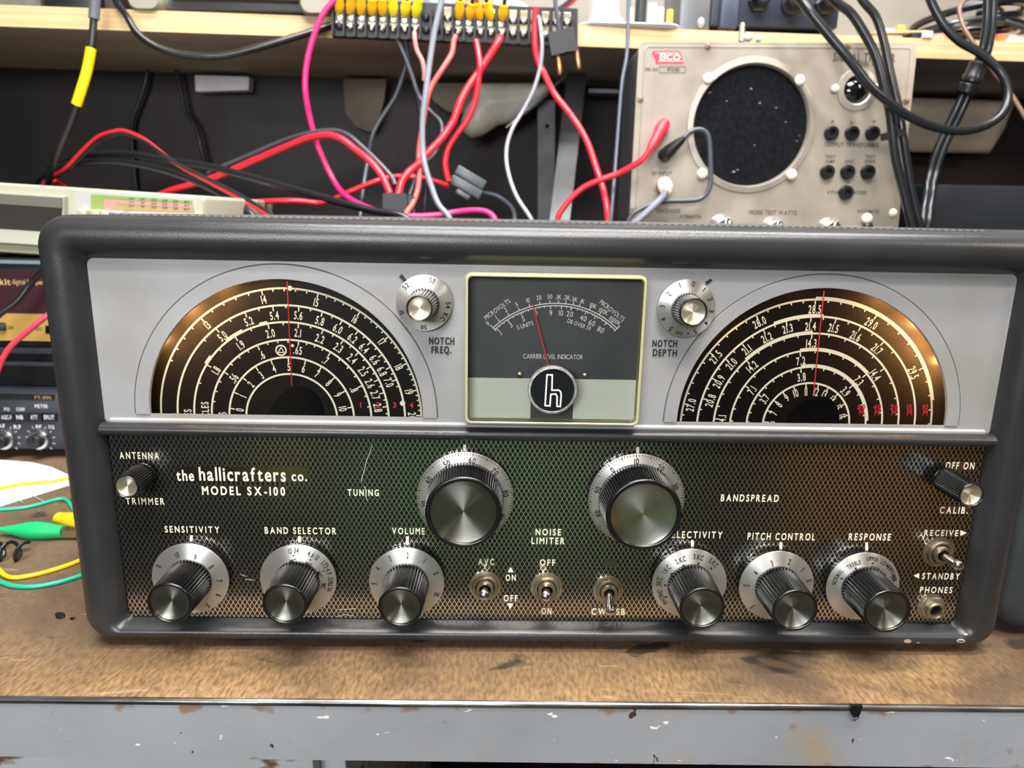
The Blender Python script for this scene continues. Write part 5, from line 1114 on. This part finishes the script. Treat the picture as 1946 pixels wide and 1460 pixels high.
cable('hook_up_wire', 'short red wire behind the top left of the cream meter', [(104, 342, .53), (112, 348, .54), (128, 360, .55), (140, 380, .55)], 3.6, 'red', 'wire', 0)
ls = thing('sleeved_cable', 'black cable with a yellow heat-shrink band hanging before the shelf at left', 'cable', at(170, 100, .48))
SP = [at(x, y, Y) for x, y, Y in ((182, -40, .49), (181, -5, .49), (178, 40, .49), (173, 92, .485), (165, 135, .483), (154, 172, .48), (143, 205, .48), (126, 250, .485), (108, 292, .49), (96, 325, .50), (90, 360, .52))]
fine = smooth(SP, 12)
b = MB(); b.tube(fine, rad(160, 150, 7, .48), 12, raw=True); b.build('cable', M_wire['black'], ls)
b = MB(); b.tube(fine[0:24], rad(160, 150, 9.8, .48), 14, raw=True); b.build('grey_sleeve', tinted('grey_sleeve', (96, 98, 104)), ls)
b = MB(); b.tube(fine[36:71], rad(160, 150, 9.2, .48), 14, raw=True); b.build('yellow_sleeve', mat('shrink_yellow', rgb(246, 206, 8), .4), ls)
cable('power_wire', 'black cord drooping along the shelf front from the left instrument to the strip', [(212, -30, .52), (222, 5, .515), (240, 30, .50), (262, 64, .495), (300, 90, .495), (350, 104, .497), (420, 106, .50), (500, 88, .505), (575, 66, .515), (630, 48, .525)], 6.8, 'coax')
cable('power_wire', 'black cord crossing the maroon counter at the left edge', [(-30, 625, .285), (0, 597, .29), (34, 572, .295), (62, 535, .30), (84, 510, .30), (110, 490, .305), (150, 465, .31)], 6.2, 'coax')
cable('hook_up_wire', 'red wire crossing the gold panel of the counter at the left edge', [(-30, 745, .29), (-8, 712, .29), (4, 684, .29), (22, 657, .29), (52, 630, .292), (82, 606, .295), (108, 588, .30), (150, 560, .31)], 5.6, mat('wire_rose', rgb(218, 66, 84), .4), 'wire')
# connector block and fuse holders
cb = thing('connector_block', 'black connector block where the thick red wires meet behind the receiver', 'connector', (at(757, 400, .45).x, .45, .0))
b = MB(); plate(b, [(727, 367), (773, 367), (774, 440), (728, 440)], .445, .03, .002); b.build('body', M_blk, cb, sm=False)
b = MB(); plate(b, [(774, 372), (788, 372), (789, 440), (774, 440)], .45, .02, .001); b.build('latch', tinted('soft_black', (46, 49, 55)), cb, sm=False)
b = MB(); x_ = at(755, 420, .46).x; b.box((x_, .46, .10), (.03, .025, .20), .002); b.build('post', M_blk, cb)
for i, (a, c, r, lab) in enumerate((((868, 322), (921, 353), 9.5, 'upper of the two grey fuse holders tilted behind the receiver'), ((858, 340), (914, 371), 9.5, 'lower of the two grey fuse holders tilted behind the receiver'), ((868, 363), (892, 377), 5, 'small grey connector below the pair of fuse holders'))):
    A, C_ = at(*a, .52), at(*c, .515); d = C_-A; th = math.atan2(d.z, d.x)
    b = MB(); b.box((A+C_)/2, (d.length, .012, rad(*a, r*1.9, .52)), .0015, Matrix.Rotation(-th, 3, 'Y')); solo(b, 'fuse_holder', mat('fuse_grey', rgb(82, 88, 93), .35), lab, 'fuse holder', 'grey fuse holders')
# hanging two-pin plug
tpn = thing('two_pin_plug', 'black two-pin plug hanging in front of the right end of the terminal strip', 'plug', at(1072, 100, .49))
b = MB(); plate(b, [(1041, 62), (1090, 50), (1098, 96), (1076, 98), (1072, 100), (1056, 104), (1048, 106)], .485, .014, .0015); b.build('body', mat('plug_black', rgb(38, 40, 44), .5), tpn, sm=False)
for (x0, y0, x1, y1) in ((1059, 100, 1065, 142), (1094, 92, 1101, 132)):
    b = MB(); a, c = at(x0, y0, .492), at(x1, y1, .490); b.lathe(a, c-a, [(.0026, 0), (.0030, .002), (.0030, (c-a).length*.9), (.002, (c-a).length)], 14, caps=(True, True)); b.build('pin', mat('brass_pin', rgb(206, 164, 120), .3, 1), tpn)
b = MB(); b.tube([at(1054, -30, .50), at(1056, 10, .495), at(1060, 40, .492), at(1062, 60, .492)], .0026, 8); b.build('cord', M_wire['darkgrey'], tpn)

# ---------------------------------------------------------------- things on the shelf
def on_shelf(name, label, cat): pass
ZS = S1
def sY(px, d): return shelf_f(at(px, 60, .55).x) + d
gi = thing('grey_instrument', 'grey instrument with cream corner bumpers standing on the shelf', 'instrument', (-.31, .62, ZS))
Y = .505; x0, x1 = at(285, 20, Y).x, at(590, 20, Y).x; zt = .56
b = MB(); za = at(420, 36, Y+.02).z; zb2 = max(ZS+.004, at(420, 36, Y+.02).z)
b.box(((x0+x1)/2, .63, zb2+.05), (x1-x0, .20, .10), .003); b.build('body', tinted('instrument_grey', (92, 94, 96)), gi)
for xa, xb in ((232, 302), (562, 630)):
    X0, X1 = at(xa, 20, Y).x, at(xb, 20, Y).x; z0 = ZS+.0005
    b = MB(); b.loft([loop_y(rrect(X0+d, X1-d, z0, z0+.10, .010, 5), y) for d, y in ((.004, .5135), (0, .5195), (0, .62))], True, True); b.build('corner_bumper', tinted('bumper_cream', (146, 144, 130), .5), gi)
b = MB(); b.box(((x0+x1)/2, .522, zb2+.012), (x1-x0-.03, .012, .006), .002); b.build('handle_bar', tinted('instrument_dark', (58, 60, 64)), gi)
for nm, lab, xa, xb, y0, m_, d in (('grey_box', 'blurred grey metal box at the far left of the shelf', -60, 78, 16, mat('mottled_grey', rgb(120, 116, 112), .6, 0, rgb(86, 82, 80), 40), .03), ('black_box', 'low black box on the shelf left of the sleeved cable', 84, 172, 20, M_blk, .02), ('brown_box', 'dark brown box on the shelf right of the sleeved cable', 188, 228, 24, tinted('dark_brown', (70, 58, 56), .6), .05)):
    Yb = sY((xa+xb)/2, d); X0, X1 = at(xa, 10, Yb).x, at(xb, 10, Yb).x; b = MB(); b.box(((X0+X1)/2, Yb+.06, ZS+.0502), (X1-X0, .12, .10), .003); solo(b, nm, m_, lab, 'box')
M_film = mat('cloudy_film', rgb(196, 202, 212), .3, 0, rgb(176, 184, 196), 14)
crumple('plastic_film', [(800, -40), (868, -40), (866, 30), (842, 44), (806, 34)], .555, .010, M_film, 'cloudy blue-grey plastic film behind the middle of the terminal strip', 'plastic film', .008, 12, 8)
b = MB()
for k in range(9): b.tube([at(940, -6+2.6*k-10, .56), at(960, 4+2.4*k-6, .545), at(990, 10+2.2*k-4, .53), at(1006, 18+2.2*k, .527), at(1012, 36, .529)], .0013, 6)
solo(b, 'ribbon_cable', tinted('ribbon_white', (226, 228, 232), .4), 'white ribbon cable bending over the right half of the terminal strip', 'cable')
wt = thing('plastic_tray', 'white plastic tray on the shelf edge left of the signal tracer', 'tray', (at(1200, 60, .55).x, .60, ZS))
M_tw = tinted('tray_white', (214, 222, 224), .35)
Yt = sY(1200, -.006); X0, X1 = at(1100, 50, Yt).x, at(1299, 50, Yt).x; z1 = at(1200, 42, Yt).z
b = MB(); R0 = rrect(X0, X1, Yt, Yt+.14, .02, 6)
def lp_(s, z): 
    cx_, cy_ = (X0+X1)/2, Yt+.07; return [Vector((cx_+(x-cx_)*s, cy_+(y-cy_)*s, z)) for x, y in R0]
b.loft([lp_(.95, ZS+.0005), lp_(.99, ZS+.003), lp_(1.0, z1-.001), lp_(.99, z1), lp_(.97, z1-.001), lp_(.95, ZS+.004)], True, True); b.build('tray', M_tw, wt)
b = MB(); plate(b, [(1128, -30), (1174, -30), (1176, 30), (1186, 38), (1120, 38), (1127, 30)], Yt+.03, .05, .002); b.build('cup', M_tw, wt, sm=False)
pc = thing('circuit_board', 'green circuit board with components lying in the white tray', 'circuit board', (at(1240, 30, Yt+.04).x, Yt+.06, z1))
X2, X3 = at(1190, 24, Yt+.03).x, at(1284, 24, Yt+.03).x; zp = z1+.0022; M_pcb = tinted('board_green', (38, 150, 84), .4)
MB().box(((X2+X3)/2, Yt+.06, zp+.0012), (X3-X2, .07, .0024)).build('board', M_pcb, pc, sm=False)
for i, (u, h, w_, c_, n_) in enumerate(((.12, .02, .010, (206, 200, 190), 'coil_can'), (.32, .03, .014, (40, 42, 46), 'capacitor'), (.55, .026, .012, (216, 214, 206), 'capacitor'), (.72, .022, .010, (188, 186, 178), 'relay'), (.44, .008, .004, (30, 160, 130), 'resistor'), (.92, .02, .008, (218, 196, 70), 'capacitor'))):
    x = X2+(X3-X2)*u; b = MB(); b.cyl((x, Yt+.04, zp+.0024), (x, Yt+.04, zp+.0024+h), w_/2, seg=16); b.build(n_, tinted('comp_%d' % i, c_), pc)
gm = MB(); Yg = sY(1320, .03); X0, X1 = at(1292, 20, Yg).x, at(1352, 20, Yg).x
gm.box(((X0+X1)/2, Yg+.05, ZS+.0605), (X1-X0, .10, .12), .004); solo(gm, 'metal_box', mat('brushed_grey', rgb(116, 118, 122), .4, .5), 'narrow grey metal box on the shelf between white tray and black device', 'box')
bd_ = thing('black_device', 'black equipment with cable glands on the shelf above the signal tracer', 'equipment', (at(1470, 40, .58).x, .64, ZS))
Yd = .575; X0, X1 = at(1352, 20, Yd).x, at(1596, 20, Yd).x; zb_ = at(1470, 52, Yd).z
MB().box(((X0+X1)/2, Yd+.08, zb_+.06), (X1-X0, .16, .12), .003).build('body', tinted('device_blue_black', (40, 45, 58), .4), bd_)
MB().box(((X0+X1)/2, Yd+.08, (ZS+zb_)/2), (X1-X0-.03, .14, zb_-ZS-.0006), .002).build('base', M_hub, bd_)
b = MB(); b.box(at(1385, 14, Yd-.006), (.022, .014, .05), .003); b.build('side_block', tinted('device_blue', (56, 64, 80), .4), bd_)
for x, y in ((1440, 4), (1503, 8), (1566, 10)):
    b = MB(); c = at(x, y, Yd); R_ = rad(x, y, 20, Yd); b.lathe((c.x, Yd, c.z), (0, -1, 0), [(R_*1.0, 0), (R_*1.0, .006), (R_*.8, .008), (R_*.75, .022), (R_*.5, .024)], 6 if x != 1503 else 20, caps=(False, True)); b.build('cable_gland', tinted('gland_black', (28, 30, 34), .35), bd_, ang=20)
ca = thing('circuit_assembly', 'small circuit board with a yellow part on the shelf behind the hanging black cables', 'circuit board', (at(1700, 66, .58).x, .60, ZS))
Yc = sY(1700, .008); X0, X1 = at(1662, 62, Yc).x, at(1762, 62, Yc).x; zc = at(1712, 60, Yc).z
MB().box(((X0+X1)/2, Yc+.03, zc), (X1-X0, .06, .0022), rot=RY(-2)).build('board', tinted('board_buff', (196, 178, 136), .5), ca, sm=False)
MB().box(((X0+X1)/2-.012, Yc+.03, (zc+ZS)/2-.0005), (X1-X0-.03, .05, zc-ZS-.003), .001).build('connector', tinted('connector_white', (206, 208, 210), .4), ca)
MB().box((at(1745, 66, Yc).x, Yc+.006, (zc+ZS)/2-.0005), (.016, .014, zc-ZS-.003), .001).build('socket', tinted('socket_black', (26, 32, 56), .4), ca)
MB().box((at(1726, 50, Yc).x, Yc+.02, zc+.0062), (.010, .01, .010), .001).build('capacitor', tinted('cap_yellow', (220, 176, 66)), ca)
MB().box((at(1698, 50, Yc).x, Yc+.02, zc+.0040), (.020, .012, .006), .001).build('module', tinted('module_blue', (150, 180, 206)), ca)
MB().box((at(1756, 71, Yc).x, Yc-.006, (zc+ZS)/2), (.012, .004, .008), .0008).build('bracket', tinted('connector_white', (206, 208, 210)), ca)
M_or = mat('orange_print', rgb(232, 120, 74), .35, 0, rgb(226, 200, 190), 60, (.45, .55))
for xa, xb, lab in ((1764, 1806, 'orange and white packet on the shelf right of the small circuit board'), (1898, 2010, 'bright orange packet at the far right of the shelf')):
    Yb = sY(xa, .012); X0, X1 = at(xa, 66, Yb).x, at(xb, 66, Yb).x; zt_ = at(xa, 57, Yb).z
    b = MB(); b.loft([[Vector((X0+(X1-X0)*u, Yb+.05*v+.004*sin(5*u), ZS+.0004+(zt_-ZS)*h*(1-abs(v-.5)*.6))) for u, v in ((0, 0), (.3, 0), (.7, 0), (1, 0), (1, 1), (.7, 1), (.3, 1), (0, 1))] for h in (0, .5, 1)], True, True); solo(b, 'packet', M_or, lab, 'packet')
b = MB(); c = at(1845, 48, .63)
for k in range(5):
    R_ = .050+.004*k; z = ZS+.006+.0085*(k % 4); ph = k*.7
    P = [Vector((c.x+R_*cos(t)*1.05, .64+R_*sin(t)*.9, z+.010*sin(t+ph)+.012)) for t in [2*pi*j/28 for j in range(29)]]
    b.tube(P, .0048, 8, raw=True)
solo(b, 'coiled_cable', mat('coil_black', rgb(20, 22, 26), .25, coat=.3), 'coil of glossy black cable lying on the shelf at the right', 'cable')
cable('power_cable', 'black lead running right from the coil on the shelf', [(1856, 25, .60), (1880, 24, .59), (1910, 40, .58), (1960, 58, .57)], 5, 'black')
# heavy cables hanging in front of the tracer
cable('coax_cable', 'heavy black cable making a wide loop across the signal tracer and back up', [(1495, -40, .41), (1522, 0, .405), (1541, 25, .40), (1579, 72, .395), (1616.5, 116.6, .39), (1651, 161, .388), (1682.7, 189, .388), (1720, 217, .39), (1768, 239, .395), (1815, 249, .40), (1862, 242.6, .405), (1897, 224, .41), (1914, 195, .415), (1912.6, 161, .42), (1897, 132, .425), (1862, 101, .43), (1824, 79, .435), (1793, 47, .44), (1768, 0, .445), (1755, -40, .45)], 8.2, 'coax')
cable('coax_cable', 'left one of two heavy black cables strapped together in front of the tracer', [(1560, -40, .415), (1585, 0, .412), (1616.5, 25, .41), (1642, 63, .407), (1664, 107, .404), (1679.5, 164, .402), (1692, 220.5, .401), (1701.6, 299, .40), (1720.5, 378, .40), (1734, 440, .40)], 8.4, 'coax', drop=D)
cable('coax_cable', 'right one of two heavy black cables strapped together in front of the tracer', [(1620, -40, .42), (1638.6, 0, .417), (1664, 31.5, .415), (1679.5, 79, .413), (1692, 138.6, .41), (1708, 208, .407), (1717, 268, .404), (1733, 362, .402), (1750, 440, .402)], 7.6, 'coax', drop=D)
b = MB(); P = [at(x, y, .398) for x, y in ((1685, 252), (1720, 243), (1724, 256), (1687, 266))]
b.loft([P, [p+Vector((0, .014, 0)) for p in P]], True, True); solo(b, 'cable_clip', M_blk, 'black clip strapping the two heavy cables together', 'cable clip')
tw = thing('twin_cable', 'thick black twin cable slanting down at the right past the shelf edge', 'cable', at(1850, 130, .47))
for dx, nm in ((-5, 'strand'), (7, 'strand')):
    b = MB(); b.tube([at(x+dx, y, Y) for x, y, Y in ((1882, -40, .46), (1881, 0, .46), (1879, 47, .46), (1871, 94.5, .46), (1857, 130, .465), (1840, 168, .47), (1815, 222, .475), (1783.5, 290, .475), (1767.7, 346.5, .47), (1756, 430, .44))] + [Vector((at(1756+dx, 430, .44).x, .45, .03))], rad(1850, 100, 7, .46), 10); b.build(nm, M_wire['coax'], tw)
b = MB(); a, c = at(1862, 116, .462), at(1834, 180, .47); d = c-a; L = d.length; b.lathe(a, d, [(.006, 0), (.009, .002), (.0092, L*.4), (.0105, L*.45), (.0105, L*.6), (.009, L*.65), (.0105, L*.7), (.0105, L*.92), (.008, L)], 20, caps=(True, True)); b.build('connector', mat('connector_black', rgb(30, 32, 36), .3), tw)
cable('speaker_wire', 'brown flat wire looping over the shelf edge at the right', [(1905, 20, .60), (1868, -2, .56), (1838, -2, .53), (1824, 14, .52), (1826, 36, .515), (1834, 57, .51), (1856, 91, .50), (1887, 135, .49), (1919, 176, .48), (1955, 235, .47)], 4, 'brown', 'wire')
# wire ends and small screws along the shelf edge by the tracer
for i, (x, y, lab) in enumerate(((1332, 43, 'small glass bulb on the grey metal box beside the black device'),)):
    b = MB(); b.ball(at(x, y, sY(1320, .026)), .0055, 14, (.8, .8, 1.1)); solo(b, 'glass_bulb', mat('bulb_glass', rgb(220, 220, 224), .08, trans=.5), lab, 'bulb')
